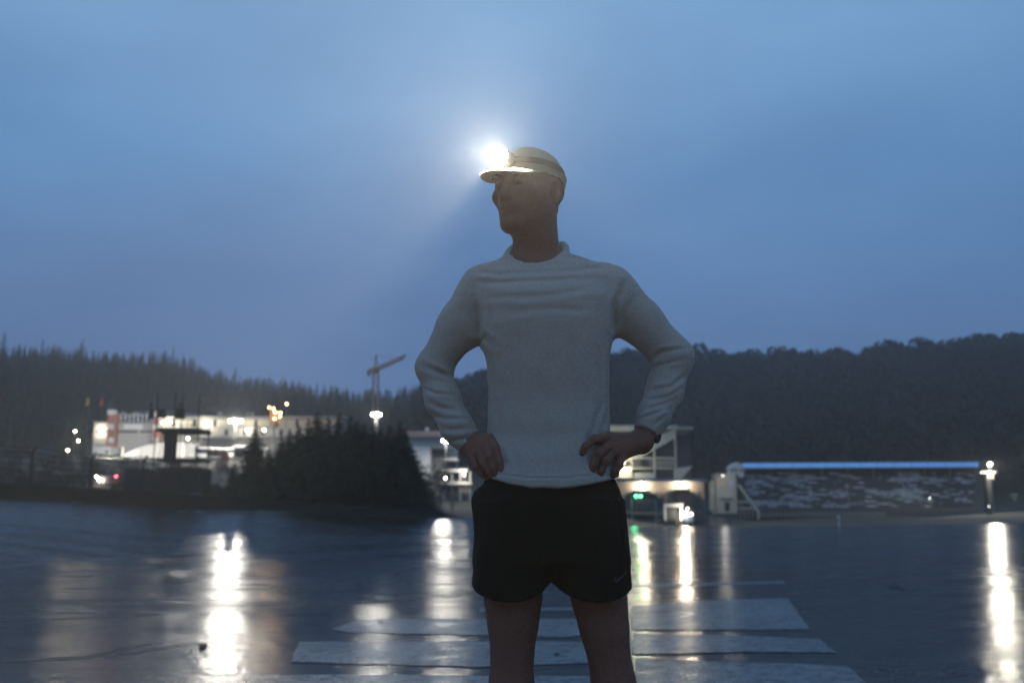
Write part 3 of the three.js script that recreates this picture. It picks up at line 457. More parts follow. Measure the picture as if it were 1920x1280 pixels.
  // socks and shoes on the ground
  for (const L of [legL, legR]) {
    const a = L.at(-1), out = L === legL ? -0.12 : 0.14, sole = 0.022;
    const sx = (f, l) => [a[0] + f * Math.sin(out) + l * Math.cos(out), a[2] + f * Math.cos(out) - l * Math.sin(out)];
    const shoe = (x, y, z) => { const dx = x - a[0], dz = z - a[2], f = dx * Math.sin(out) + dz * Math.cos(out), l = dx * Math.cos(out) - dz * Math.sin(out); let d = ell(l, y, f, 0, 0.032, 0.145, 0.046, 0.045, 0.09); d = smin(d, ell(l, y, f, 0, 0.045, -0.015, 0.037, 0.06, 0.062), 0.04); d = smin(d, cap(l, y, f, [0, 0.075, 0.0], [0, 0.05, 0.12], 0.036, 0.034), 0.03); d = smax(d, -(cap(l, y, f, [0, 0.09, 0], [0, 0.16, -0.01], 0.033, 0.04)), 0.006); return smax(d, sole * 0.6 - y, 0.004); };
    const q = sphereBox([[a[0], 0.05, a[2]], [...sx(0.22, 0)].length ? [sx(0.22, 0)[0], 0.1, sx(0.22, 0)[1]] : 0, [sx(-0.09, 0)[0], 0, sx(-0.09, 0)[1]]], 0.06);
    const s = part('shoe', surfaceNet(shoe, q[0], q[1], 0.006), mat('dark_grey_shoe', 0.05, 0.052, 0.056, 0.7), person);
    const sh = new THREE.Shape(); const out2 = []; for (let i = 0; i < 32; i++) { const t = i / 32 * Math.PI * 2; const f = 0.075 + 0.158 * Math.cos(t), w = 0.047 + 0.006 * Math.cos(t); out2.push(V(sx(f, w * Math.sin(t))[0], 0, sx(f, w * Math.sin(t))[1])); }
    out2.forEach((p, i) => i ? sh.lineTo(p.x, -p.z) : sh.moveTo(p.x, -p.z));
    part('sole', new THREE.ExtrudeGeometry(sh, { depth: sole, bevelEnabled: false }).rotateX(-Math.PI / 2), mat('white_sole', 0.5, 0.5, 0.48, 0.7), s);
    const sock = L.slice(-2); part('sock', new THREE.CylinderGeometry(0.039, 0.038, 0.11, 20, 1, true).translate((sock[0][0] + sock[1][0]) / 2, 0.12, sock[1][2] + 0.0), mat('grey_sock', 0.25, 0.25, 0.25, 0.9), person);
  }
}
{ // headlamp strapped round the cap: the bright beam of the picture
  const o = thing('headlamp', 'glowing headlamp strapped round the sand-coloured cap', 'headlamp');
  const ring = []; for (let i = 0; i <= 48; i++) { const a = i / 48 * Math.PI * 2; ring.push([Math.sin(a), Math.cos(a)]); }
  const pos = [], idx = []; ring.forEach(([s, c], i) => { for (const [u, k] of [[0.046, 1.012], [0.066, 1.003]]) { const e = Math.sqrt(1 - Math.pow((u - 0.034) / 0.089, 2)) * k; pos.push(...fromHead(0.084 * e * s, u + 0.004 * c, -0.012 + 0.106 * e * c)); } if (i < 48) { const a = i * 2; idx.push(a, a + 2, a + 3, a, a + 3, a + 1); } });
  const g = new THREE.BufferGeometry(); g.setAttribute('position', new THREE.Float32BufferAttribute(pos, 3)); g.setIndex(idx); g.computeVertexNormals();
  part('strap', g, mat('black_strap', 0.02, 0.02, 0.02, 0.8, { side: THREE.DoubleSide }), o);
  const turn = new THREE.Matrix4().makeBasis(V(...hl), V(0, 1, 0), V(...hf)), put = (geo, l, u, f) => geo.applyMatrix4(turn).translate(...fromHead(l, u, f));
  part('housing', put(new THREE.CylinderGeometry(0.0215, 0.024, 0.026, 28).rotateX(Math.PI / 2), 0, 0.060, 0.105), mat('dark_lamp_housing', 0.03, 0.03, 0.032, 0.45), o);
  part('lens', put(new THREE.SphereGeometry(0.018, 24, 14).scale(1, 1, 0.45), 0, 0.060, 0.1175), glow('headlamp_glow', 1, 0.93, 0.78, 90), o);
  const p = fromHead(0, 0.060, 0.131);
  const lamp = new THREE.PointLight(new THREE.Color(1, 0.90, 0.70), 340, 0, 2); lamp.name = 'headlamp_light'; lamp.position.set(...p); lamp.castShadow = true; lamp.shadow.radius = 0.4; o.add(lamp);
  const beam = new THREE.SpotLight(new THREE.Color(1, 0.90, 0.72), 70, 0, 0.8, 1, 2); beam.name = 'headlamp_beam'; beam.position.set(...p); beam.castShadow = true; beam.shadow.radius = 0.4; beam.target.position.set(p[0] + hf[0] * 5, p[1] - 0.1, p[2] + hf[2] * 5); o.add(beam, beam.target);
}
{ // watch half under the cuff
  const o = thing('wrist_watch', 'black watch half under the shirt cuff on the bent arm at the right', 'watch');
  const a = V(...handR.fore), b = V(...handR.wrist), ax = b.clone().sub(a).normalize(), c = V(...pp(1214, 807, 0.010));
  const turn = new THREE.Quaternion().setFromUnitVectors(V(0, 0, 1), ax);
  part('watch_strap', new THREE.TorusGeometry(0.026, 0.0035, 8, 32).scale(1, 1, 2).applyQuaternion(turn).translate(c.x, c.y, c.z), blackM, o);
  const side = V(0.94, 0.22, 0.26); side.addScaledVector(ax, -side.dot(ax)).normalize();
  const p = V(...pp(1231, 820, 0.016)), q = new THREE.Quaternion().setFromUnitVectors(V(0, 1, 0), side);
  part('watch_case', new THREE.CylinderGeometry(0.0125, 0.0135, 0.012, 24).applyQuaternion(q).translate(p.x, p.y, p.z), blackM, o);
  part('watch_face', new THREE.CylinderGeometry(0.011, 0.011, 0.001, 24).applyQuaternion(q).translate(p.x + side.x * 0.0064, p.y + side.y * 0.0064, p.z + side.z * 0.0064), mat('watch_glass', 0.01, 0.01, 0.012, 0.08), o);
}
// ------------------------------------------------------------------ helpers for things in the valley: px/row of the photo at a distance d
const geoBox = (o, x0, x1, r0, r1, d, depth) => { const a = at(x0, r0, d), b = at(x1, r1, d); return box(a.x, b.x, b.y, a.y, -d - depth, -d).translate(-o.position.x, -o.position.y, -o.position.z); };
const bxp = (o, name, x0, x1, r0, r1, d, depth, m, parent = o) => part(name, geoBox(o, x0, x1, r0, r1, d, depth), m, parent);
const place = (name, label, cat, group, px, d) => { const p = at(px, 900, d); return thing(name, label, cat, group, [p.x, landXZ(p.x, -d), -d]); };
const lampGlow = {};
const glowM = (key, r, g, b, k) => lampGlow[key] ??= glow(key, r, g, b, k);
function addLight(o, p, I, col, r = 0.2) { const l = new THREE.PointLight(col, I, 0, 2); l.position.copy(local(o, p)); l.castShadow = true; l.shadow.radius = r / 0.02; l.name = o.name + '_light'; o.add(l); return l; }
const warm = C(1, 0.86, 0.62), white = C(1, 0.95, 0.84), amber = C(1, 0.62, 0.28);
const steel = mat('galvanised_steel', 0.18, 0.18, 0.18, 0.5, { metalness: 0.5 }), darkSteel = mat('dark_painted_steel', 0.018, 0.019, 0.02, 0.6), concrete = mat('grey_concrete', 0.30, 0.29, 0.27, 0.85), paleWall = mat('pale_render', 0.50, 0.48, 0.44, 0.85), whitePaint = mat('white_paint', 0.72, 0.71, 0.68, 0.6), redPaint = mat('faded_red_paint', 0.40, 0.17, 0.12, 0.7), roofGrey = mat('blue_grey_roof', 0.20, 0.24, 0.29, 0.5), darkGlass = mat('dark_window', 0.02, 0.022, 0.025, 0.12), tarp = mat('grey_tent_cloth', 0.34, 0.34, 0.33, 0.8), navy = mat('navy_container_paint', 0.012, 0.016, 0.032, 0.7), rust = mat('dark_brown_container_paint', 0.03, 0.018, 0.014, 0.8), tyre = mat('tyre_rubber', 0.015, 0.015, 0.015, 0.8);

// ------------------------------------------------------------------ lamps
function floodMast(px, row, d, I, n, col, label, headW = 1.4) {
  const o = place('floodlight_mast', label, 'floodlight', 'floodlight masts', px, d), p = at(px, row, d), base = V(0, -0.3, 0), top = local(o, p);
  part('mast', bar(V(top.x, base.y, top.z - 0.25), V(top.x, top.y - 0.3, top.z - 0.25), 0.16, 0.09, 8), steel, o);
  const head = part('lamp_head', box(top.x - headW, top.x + headW, top.y - 0.35, top.y + 0.35, top.z - 0.22, top.z - 0.06), steel, o);
  for (let i = 0; i < n; i++) part('lamp_glass', new THREE.SphereGeometry(0.22, 12, 8).scale(1, 1, 0.6).translate(top.x + lerp(-headW + 0.25, headW - 0.25, n > 1 ? i / (n - 1) : 0.5), top.y, top.z), glowM('flood_glow' + label.length, col.r, col.g, col.b, 110), head);
  addLight(o, p.clone().add(V(0, 0, 0.35)), I, col, 0.35);
}
floodMast(441, 789, 232, 2100, 4, white, 'brightest floodlight mast, above the lit paddock building', 1.5);
floodMast(705, 777, 205, 800, 3, white, 'floodlight mast glaring just over the dark conifer tops', 1.0);
floodMast(836, 826, 190, 260, 2, white, 'floodlight mast half hidden by the forearm on the left', 0.8);
function streetLamp(px, row, d, I, col, k, label, r = 0.16) {
  const o = place('street_lamp', label, 'lamp', 'lamp posts in the valley', px, d), p = at(px, row, d), t = local(o, p);
  part('pole', bar(V(t.x, -0.3, t.z - 0.1), V(t.x, t.y + 0.1, t.z - 0.1), 0.09, 0.05, 6), steel, o);
  part('hood', new THREE.ConeGeometry(r * 1.6, r * 1.2, 10).translate(t.x, t.y + r * 1.3, t.z), steel, o);
  part('bulb', new THREE.SphereGeometry(r, 12, 8).translate(t.x, t.y, t.z), glowM('lamp_' + col.getHexString() + k, col.r, col.g, col.b, k), o);
  if (I) addLight(o, p, I, col, r);
}
streetLamp(1857, 870, 180, 700, C(1, 0.93, 0.76), 260, 'lamp post at the far end of the blue-roofed grandstand', 0.22);
streetLamp(495, 806, 215, 220, warm, 90, 'lamp post left of the conifers, below the orange lights', 0.2);
streetLamp(352, 822, 205, 150, white, 60, 'lamp post seen through the scaffold tower', 0.2);
streetLamp(537, 757, 250, 40, amber, 60, 'highest orange lamp, above the left end of the conifers');
streetLamp(140, 808, 215, 30, warm, 60, 'upper of two lamps left of the control building');
streetLamp(146, 826, 210, 50, C(1, 0.8, 0.5), 70, 'lower of two lamps left of the control building');
streetLamp(126, 844, 190, 15, warm, 45, 'lamp low beside the fence, left of the control building');
streetLamp(835, 896, 165, 40, warm, 40, 'lamp post in front of the terraced building');
{ // orange-lit mast carrying a cluster of lamps
  const o = place('lamp_tower', 'lattice mast with a cluster of orange lamps', 'lamp mast', null, 515, 240), d = 240, S = (x, r) => local(o, at(x, r, d));
  part('lattice', [[507, 800, 508, 762], [522, 800, 521, 770], [507, 795, 522, 785], [522, 795, 507, 780], [507, 785, 521, 772]].map(([a, b, c, e]) => bar(S(a, b), S(c, e), 0.12)), mat('orange_steel', 0.35, 0.16, 0.05, 0.6), o);
  part('mast', bar(V(S(514, 800).x, -0.3, 0), S(514, 790), 0.3, 0.3), steel, o);
  for (const [px, row] of [[505, 764], [513, 766], [516, 773], [526, 774], [525, 781], [515, 785]]) { const p = S(px, row); part('bulb', new THREE.SphereGeometry(0.2, 10, 8).translate(p.x, p.y, p.z + 0.3), glowM('amber_small', 1, 0.55, 0.24, 26), o); }
  addLight(o, at(515, 774, 239), 45, amber, 0.3);
}

// ------------------------------------------------------------------ control building on the left
{
  const d = 262, o = place('control_building', 'long pale control building with red and white banded columns', 'building', null, 270, d);
  bxp(o, 'wall', 176, 372, 792, 884, d, 14, paleWall);
  bxp(o, 'parapet', 174, 374, 790, 793, d - 0.3, 15, concrete);
  for (const px of [181, 187.5, 194, 200.5]) bxp(o, 'window', px, px + 3.2, 806, 811.5, d - 0.08, 0.3, darkGlass);
  for (let i = 0; i < 15; i++) if (i !== 9) bxp(o, 'window', 216 + i * 4.7, 219 + i * 4.7, 806.5, 811, d - 0.08, 0.3, darkGlass);
  for (const [px, top] of [[207.5, 768], [291, 771]]) {
    const col = bxp(o, 'banded_column', px - 4.5, px + 4.5, top + 7, 880, d - 2.2, 1.4, redPaint);
    for (const r of [795, 820, 845]) bxp(o, 'white_band', px - 4.7, px + 4.7, r, r + 10, d - 2.26, 1.5, whitePaint, col);
    bxp(o, 'column_cap', px - 6, px + 6, top, top + 9, d - 2.5, 1.9, whitePaint, col);
  }
  bxp(o, 'banner', 231, 266, 795, 804.5, d - 0.15, 0.2, mat('white_banner', 0.85, 0.84, 0.82, 0.6));
  bxp(o, 'annex', 174, 203, 837, 884, d - 7, 6, whitePaint);
  // upper gallery with slender posts and a gabled white roof
  const gal = bxp(o, 'gallery_wall', 214, 288, 779, 791, d + 3, 6, concrete);
  for (let i = 0; i < 9; i++) bxp(o, 'gallery_post', 217 + i * 8, 219 + i * 8, 777, 790.5, d + 0.4, 0.3, whitePaint, gal);
  for (let i = 0; i < 8; i++) bxp(o, 'gallery_window', 220.5 + i * 8, 224.5 + i * 8, 780, 789, d + 2.9, 0.3, darkGlass, gal);
  for (let i = 0; i < 3; i++) { const a = local(o, at(214 + i * 25, 778, d)), b = local(o, at(214 + i * 25 + 26, 778, d)), s = new THREE.Shape([new THREE.Vector2(a.x, a.y), new THREE.Vector2(b.x, a.y), new THREE.Vector2((a.x + b.x) / 2, a.y + 0.95)]); part('gable_roof', new THREE.ExtrudeGeometry(s, { depth: 7, bevelEnabled: false }).translate(0, 0, -7.4), tarp, o); }
  const lampP = at(188, 808, d - 0.5), lp = local(o, lampP); part('wall_lamp', new THREE.SphereGeometry(0.24, 12, 8).translate(lp.x, lp.y, lp.z), glowM('wall_lamp_glow', 1, 0.9, 0.68, 26), o); addLight(o, lampP, 60, warm, 0.2);
  // aerials
  for (const [px, r0, r1] of [[199.5, 768, 790], [204, 747, 768], [210, 749, 768], [288, 741, 772], [294, 744, 772], [227, 769, 776]]) part('aerial', bar(local(o, at(px, r1, d - 1)), local(o, at(px, r0, d - 1)), 0.11, 0.07, 5), steel, o);
}
for (const [px, lab] of [[196, 'left ground floodlight washing the control building wall'], [322, 'right ground floodlight washing the control building wall']]) {
  const d = 238, o = place('ground_floodlight', lab, 'floodlight', 'ground floodlights before the control building', px, d), p = o.position.clone().add(V(0, 1.5, 0));
  part('stand', bar(V(0, -0.2, 0), V(0, 1.2, 0), 0.07), steel, o); part('lamp_head', box(-0.4, 0.4, 1.2, 1.75, 0.05, 0.25), steel, o); part('lamp_glass', new THREE.SphereGeometry(0.2, 10, 8).scale(1, 0.8, 0.6).translate(0, 1.5, 0), glowM('ground_flood_glow', 1, 0.93, 0.8, 40), o); addLight(o, p.add(V(0, 0, -0.25)), 620, white, 0.2);
}
{ // curved hall roof in front of it
  const d = 245, o = place('curved_hall', 'grey curved tent hall in front of the control building', 'hall', null, 300, d), sh = new THREE.Shape(), a = local(o, at(212, 868, d)), b = local(o, at(372, 868, d)), top = local(o, at(300, 829, d)).y;
  sh.moveTo(a.x, a.y); for (let i = 0; i <= 20; i++) { const t = i / 20; sh.lineTo(lerp(a.x, b.x, t), a.y + (top - a.y) * Math.pow(Math.sin(Math.min(1, t * 1.5 + 0.02) * Math.PI / 2), 0.7)); } sh.lineTo(b.x, a.y);
  part('roof_shell', new THREE.ExtrudeGeometry(sh, { depth: 9, bevelEnabled: false }).translate(0, 0, -9), tarp, o);
  for (const px of [228, 262, 300, 338]) bxp(o, 'roof_rib', px, px + 1.6, 838, 868, d - 0.12, 0.2, concrete);
  bxp(o, 'door', 224, 231, 842, 868, d - 0.1, 0.2, darkGlass);
}
{ // big canopy roof behind
  const d = 292, o = place('canopy_roof', 'wide blue-grey curved canopy roof behind the control building', 'roof', null, 330, d), sh = new THREE.Shape(), a = local(o, at(238, 781, d)), b = local(o, at(440, 788, d)), n = 24, T = [];
  for (let i = 0; i <= n; i++) { const t = i / n; T.push([lerp(a.x, b.x, t), lerp(a.y, b.y, t) + 2.2 * Math.pow(Math.sin(Math.PI * Math.pow(t, 0.62)), 0.8)]); }
  T.forEach(([x, y], i) => i ? sh.lineTo(x, y) : sh.moveTo(x, y)); T.reverse().forEach(([x, y]) => sh.lineTo(x, y - 0.5));
  part('roof_shell', new THREE.ExtrudeGeometry(sh, { depth: 16, bevelEnabled: false }).translate(0, 0, -16), roofGrey, o);
  for (let i = 0; i < 6; i++) { const p = local(o, at(245 + i * 37, 785, d)); part('roof_post', bar(V(p.x, 0, -3), V(p.x, p.y, -3), 0.25), steel, o); }
}
{ // lit paddock building to the right of it
  const d = 256, o = place('paddock_building', 'brightly lit long paddock building with glazed upper floor', 'building', null, 470, d);
  bxp(o, 'wall', 374, 640, 801, 880, d, 12, paleWall);
  bxp(o, 'roof', 296, 646, 780, 784, d - 1.5, 15, concrete);
  bxp(o, 'upper_wall', 298, 640, 784, 801, d + 1.2, 8, mat('cream_panel', 0.58, 0.55, 0.46, 0.7));
  for (let i = 0; i < 44; i++) { const x = 300 + i * 7.7; if (x > 636) break; bxp(o, 'pane', x, x + 4.6, 786.5, 799.5, d + 1.12, 0.3, i % 5 === 3 ? darkGlass : mats.litPane ?? (mats.litPane = mat('pale_blind', 0.62, 0.58, 0.46, 0.5))); }
  bxp(o, 'balcony_slab', 374, 640, 819, 823, d - 2.5, 3, concrete);
  for (let i = 0; i < 30; i++) bxp(o, 'lower_window', 378 + i * 8.6, 383.5 + i * 8.6, 805, 816, d - 0.08, 0.3, i % 4 === 1 ? darkGlass : mats.litPane);
  for (const px of [412, 466, 470, 520]) bxp(o, 'roof_cabinet', px - 4, px + 3, 772, 780, d, 1.2, concrete);
  for (const [px, row] of [[305, 792], [319, 791], [383, 792], [463, 806]]) { const p = at(px, row, d - 2), q = local(o, p); part('wall_lamp', new THREE.SphereGeometry(0.24, 12, 8).translate(q.x, q.y, q.z), glowM('paddock_lamp_glow', 1, 0.92, 0.74, 40), o); addLight(o, p, 45, white, 0.2); }
}
// vehicles: cab, body, wheels, lights
function wheel(x, y, z, r) { return new THREE.CylinderGeometry(r, r, 0.3, 14).rotateX(Math.PI / 2).translate(x, y, z); }
function van(px, d, len, hgtM, m, label, group, turn = 0) {
  const p = at(px, 900, d), o = thing('van', label, 'van', group, [p.x, landXZ(p.x, -d), -d], turn), L = len / 2, H = hgtM;
  const s = new THREE.Shape([[-L, 0.45], [L, 0.45], [L, 1.15], [L - 0.55, 1.35], [L - 1.1, H], [-L, H]].map(q => new THREE.Vector2(...q)));
  part('body', new THREE.ExtrudeGeometry(s, { depth: 1.9, bevelEnabled: true, bevelSize: 0.06, bevelThickness: 0.06, bevelSegments: 1 }).translate(0, 0, -0.95), m, o);
  part('side_window', box(L - 1.75, L - 1.0, 1.3, H - 0.25, 0.98, 1.03), darkGlass, o);
  part('rear_window', box(-L + 0.4, L - 2.2, 1.35, H - 0.3, 0.98, 1.03), darkGlass, o);
  for (const x of [-L + 0.85, L - 0.95]) for (const z of [-0.85, 0.85]) part('wheel', wheel(x, 0.34, z, 0.34), tyre, o);
  return o;
}
[[388, whitePaint, 6.5, 2.7, 'white van parked left of the red van'], [408, mat('red_vehicle_paint', 0.55, 0.03, 0.03, 0.35), 5.5, 2.2, 'red van parked below the paddock building'], [436, whitePaint, 7.5, 2.4, 'white van with the dark car beside it, right of the red van'], [462, whitePaint, 6.5, 3.0, 'white van parked under the brightest floodlight'], [487, mat('silver_vehicle_paint', 0.4, 0.4, 0.41, 0.35), 6, 2.4, 'silver van nearest to the conifers']].forEach(([px, m, l, h, lab]) => van(px, 236, l, h, m, lab, 'vans parked in the paddock'));
// flags
[[163, 745, mat('yellow_flag', 0.55, 0.42, 0.02, 0.8), 'yellow flag left of the control building', 1], [189, 746, mat('red_flag', 0.5, 0.08, 0.03, 0.8), 'red flag beside the control building', -1]].forEach(([px, row, m, lab]) => {
  const d = 268, o = place('flag', lab, 'flag', 'flags on poles', px, d), t = local(o, at(px + 4, row - 1, d));
  part('pole', bar(V(t.x, -0.3, 0), V(t.x, t.y, 0), 0.11, 0.06), steel, o);
  const g = new THREE.PlaneGeometry(1.3, 2.1, 8, 8).translate(-0.65, -1.05, 0), p = g.attributes.position; for (let i = 0; i < p.count; i++) { const x = -p.getX(i); p.setXYZ(i, -x * 0.75, p.getY(i) - x * 0.5, 0.22 * Math.sin(x * 4.2 + p.getY(i))); } g.computeVertexNormals(); m.side = THREE.DoubleSide;
  part('cloth', g.translate(t.x, t.y, 0), m, o);
});

// ------------------------------------------------------------------ scaffold tower, containers and fence on the left
{
  const d = 74, o = place('scaffold_tower', 'dark scaffold tower with equipment boxes on top', 'tower', null, 335, d), S = (x, r, back = 0) => local(o, at(x, r, d)).add(V(0, 0, -back));
  for (const back of [0, 2.3]) for (const [px, top] of [[295.5, 738], [329, 736], [343, 738], [374.5, 738]]) { if (back && (px === 329 || px === 343)) continue; const a = S(px, back ? 796 : top, back); part('post', bar(V(a.x, -0.2, a.z), a, 0.05, 0.045, 8), darkSteel, o); }
  for (const [r0, r1] of [[803, 809], [859, 864], [876, 881]]) bxp(o, 'deck', 293, 377, r0, r1, d - 0.08, 2.5, darkSteel);
  bxp(o, 'wall_panel', 308, 330, 808, 860, d + 0.1, 0.08, darkSteel); bxp(o, 'wall_panel', 296, 375, 881, 925, d + 0.1, 0.08, darkSteel); bxp(o, 'wall_panel', 375, 377, 881, 925, d, 2.3, darkSteel);
  for (let i = 0; i < 13; i++) bxp(o, 'slat', 344, 374, 810 + i * 3.8, 811.6 + i * 3.8, d + 0.06, 0.04, darkSteel);
  for (const r of [788, 796]) part('guard_rail', bar(S(295.5, r), S(374.5, r), 0.028), darkSteel, o);
  for (const px of [303, 311, 319, 337, 351, 359, 367]) part('baluster', bar(S(px, 788), S(px, 804), 0.02), darkSteel, o);
  for (const back of [0, 2.3]) { part('brace', bar(S(296, 860, back), S(308, 809, back), 0.025), darkSteel, o); part('brace', bar(S(296, 925, back), S(374, 881, back), 0.03), darkSteel, o); }
  for (const [x0, x1, r0, r1] of [[329.5, 337.5, 765, 784], [343.5, 358, 766, 783], [375.5, 391, 764, 785]]) { const bxx = part('equipment_box', new RoundedBoxGeometry((x1 - x0) * mpp(d), (r1 - r0) * mpp(d) * 0.98, 0.4, 2, 0.03).translate(S((x0 + x1) / 2, 0).x, S(0, (r0 + r1) / 2).y, -0.25), darkSteel, o); part('aerial', bar(S((x0 + x1) / 2, r0, 0.25), S((x0 + x1) / 2, r0 - 10, 0.25), 0.02), darkSteel, bxx); if (x0 !== 343.5) part('siren', new THREE.SphereGeometry(0.13, 10, 8).translate(S((x0 + x1) / 2 - 1, 0).x, S(0, r0 - 7).y, -0.25), darkSteel, bxx); }
}
for (const [x0, x1, r0, d, m, lab] of [[234, 271, 880, 70, navy, 'dark navy container behind the fence'], [279, 297, 886, 77, rust, 'dark brown container against the scaffold tower']]) {
  const o = place('storage_container', lab, 'container', 'containers behind the fence', (x0 + x1) / 2, d), a = local(o, at(x0, r0, d)), b = local(o, at(x1, r0, d));
  part('shell', box(a.x, b.x, -0.2, a.y, -2.2, 0), m, o);
  for (let i = 0; i < 7; i++) { const x = lerp(a.x + 0.06, b.x - 0.06, i / 6); part('rib', box(x - 0.03, x + 0.03, 0, a.y - 0.08, 0.002, 0.03), m, o); }
  part('roof_edge', box(a.x - 0.02, b.x + 0.02, a.y, a.y + 0.05, -2.2, 0.03), m, o);
}
{
  const d = 64, o = place('wire_fence', 'tall wire fence with bent posts along the left bank', 'fence', null, 100, d), S = (x, r) => local(o, at(x, r, d));
  const posts = [[-140, 828], [-50, 833], [60, 845], [172, 856], [268, 862], [300, 866]], wires = [[-6, 0], [3, 1], [14, 2], [26, 3], [38, 4]];
  for (const [px, r] of posts.slice(0, 5)) { const base = S(px - 4, r + 70), mid = S(px, r + 4), tip = S(px + 8, r - 8); part('post', [bar(base, mid, 0.11, 0.09, 8), bar(mid, tip, 0.09, 0.06, 8)], darkSteel, o); }
  for (const [dr] of wires) { const pts = []; posts.forEach(([px, r], i) => { pts.push(S(px + (dr < 0 ? 7 : dr < 8 ? 2 : -0.5), r + dr)); if (i + 1 < posts.length) pts.push(S((px + posts[i + 1][0]) / 2, (r + posts[i + 1][1]) / 2 + dr + 3)); }); part('wire', new THREE.TubeGeometry(new THREE.CatmullRomCurve3(pts), 60, 0.022, 4), darkSteel, o); }
  const mesh = []; for (let i = 0; i < 150; i++) { const px = lerp(-140, 300, i / 150); let k = 0; while (k < 4 && px > posts[k + 1][0]) k++; const r = lerp(posts[k][1], posts[k + 1][1], clamp((px - posts[k][0]) / (posts[k + 1][0] - posts[k][0]), 0, 1)); mesh.push(bar(S(px, r + 74), S(px + 5, r + 4), 0.007, 0.007, 3), bar(S(px + 5, r + 74), S(px, r + 4), 0.007, 0.007, 3)); }
  const mm = part('wire_mesh', mesh, darkSteel, o); mm.userData.kind = 'stuff';
}
{ // car behind the fence with its lights on
  const d = 118, p = at(196, 905, d), o = thing('parked_car', 'car behind the fence with white headlights and a red tail light', 'car', null, [p.x, landXZ(p.x, -d), -d]);
  const y = at(196, 900, d).y - o.position.y - 0.65; o.position.y += Math.max(0, y); o.position.y = at(196, 908, d).y - 0.35;
  const s = new THREE.Shape([[-1.5, 0.3], [1.5, 0.3], [1.55, 0.75], [0.85, 0.9], [0.45, 1.35], [-0.75, 1.35], [-1.2, 0.9], [-1.55, 0.8]].map(q => new THREE.Vector2(...q)));
  part('body', new THREE.ExtrudeGeometry(s, { depth: 1.5, bevelEnabled: true, bevelSize: 0.06, bevelThickness: 0.06, bevelSegments: 1 }).translate(0, 0, -1.6), mat('dark_car_paint', 0.03, 0.03, 0.035, 0.3), o);
  for (const x of [-0.95, 0.95]) for (const z of [-0.1, -1.5]) part('wheel', wheel(x, 0.3, z, 0.3), tyre, o);
  for (const [px, row, r, key, c] of [[187, 899, 0.17, 'headlight_glow', [1, 0.92, 0.7]], [181, 894, 0.11, 'headlight_glow', [1, 0.92, 0.7]], [218, 893, 0.10, 'tail_light_glow', [1, 0.05, 0.08]]]) { const q = at(px, row, d), t = local(o, q); part(key.startsWith('h') ? 'headlight' : 'tail_light', new THREE.SphereGeometry(r, 10, 8).translate(t.x, t.y, 0.2), glowM(key, ...c, key.startsWith('h') ? 60 : 22), o); }
  addLight(o, at(187, 899, d - 0.3), 26, warm, 0.15); addLight(o, at(218, 893, d - 0.35), 7, C(1, 0.06, 0.08), 0.1);
}

// ------------------------------------------------------------------ tower crane
{
  const d = 330, o = place('tower_crane', 'hazy orange tower crane rising behind the conifers', 'crane', null, 705, d), orange = mat('orange_crane_paint', 0.5, 0.2, 0.06, 0.6), S = (x, r) => local(o, at(x, r, d)), w = 0.9;
  const lattice = (a, b, half, n, nv) => { const L = [], d1 = b.clone().sub(a); for (const s of [-1, 1]) for (const z of [-1, 1]) L.push(bar(a.clone().addScaledVector(nv, s * half).add(V(0, 0, z * half)), b.clone().addScaledVector(nv, s * half).add(V(0, 0, z * half)), 0.14, 0.14, 4)); for (let i = 0; i < n; i++) for (const z of [-1, 1]) { const p = a.clone().addScaledVector(d1, i / n), q = a.clone().addScaledVector(d1, (i + 1) / n), s = i % 2 ? 1 : -1; L.push(bar(p.addScaledVector(nv, s * half).add(V(0, 0, z * half)), q.addScaledVector(nv, -s * half).add(V(0, 0, z * half)), 0.09, 0.09, 4)); } return L; };
  part('mast', lattice(V(S(705, 700).x, 0, 0), S(705, 690), w, 22, V(1, 0, 0)), orange, o);
  part('jib', lattice(S(706, 692), S(760, 668), 0.7, 10, V(0.4, 0.9, 0)), orange, o);
  part('counter_jib', lattice(S(704, 692), S(690, 697), 0.7, 3, V(0.3, 0.95, 0)), orange, o);
  part('cabin', geoBox(o, 700, 708, 688, 698, d - 1, 2), orange, o); part('counterweight', geoBox(o, 688, 694, 694, 704, d - 0.6, 1.4), concrete, o);
  part('apex', [bar(S(702, 690), S(705, 664), 0.2), bar(S(708, 690), S(705, 664), 0.2)], orange, o); part('tie_bar', bar(S(705, 665), S(744, 675), 0.08), orange, o);
}

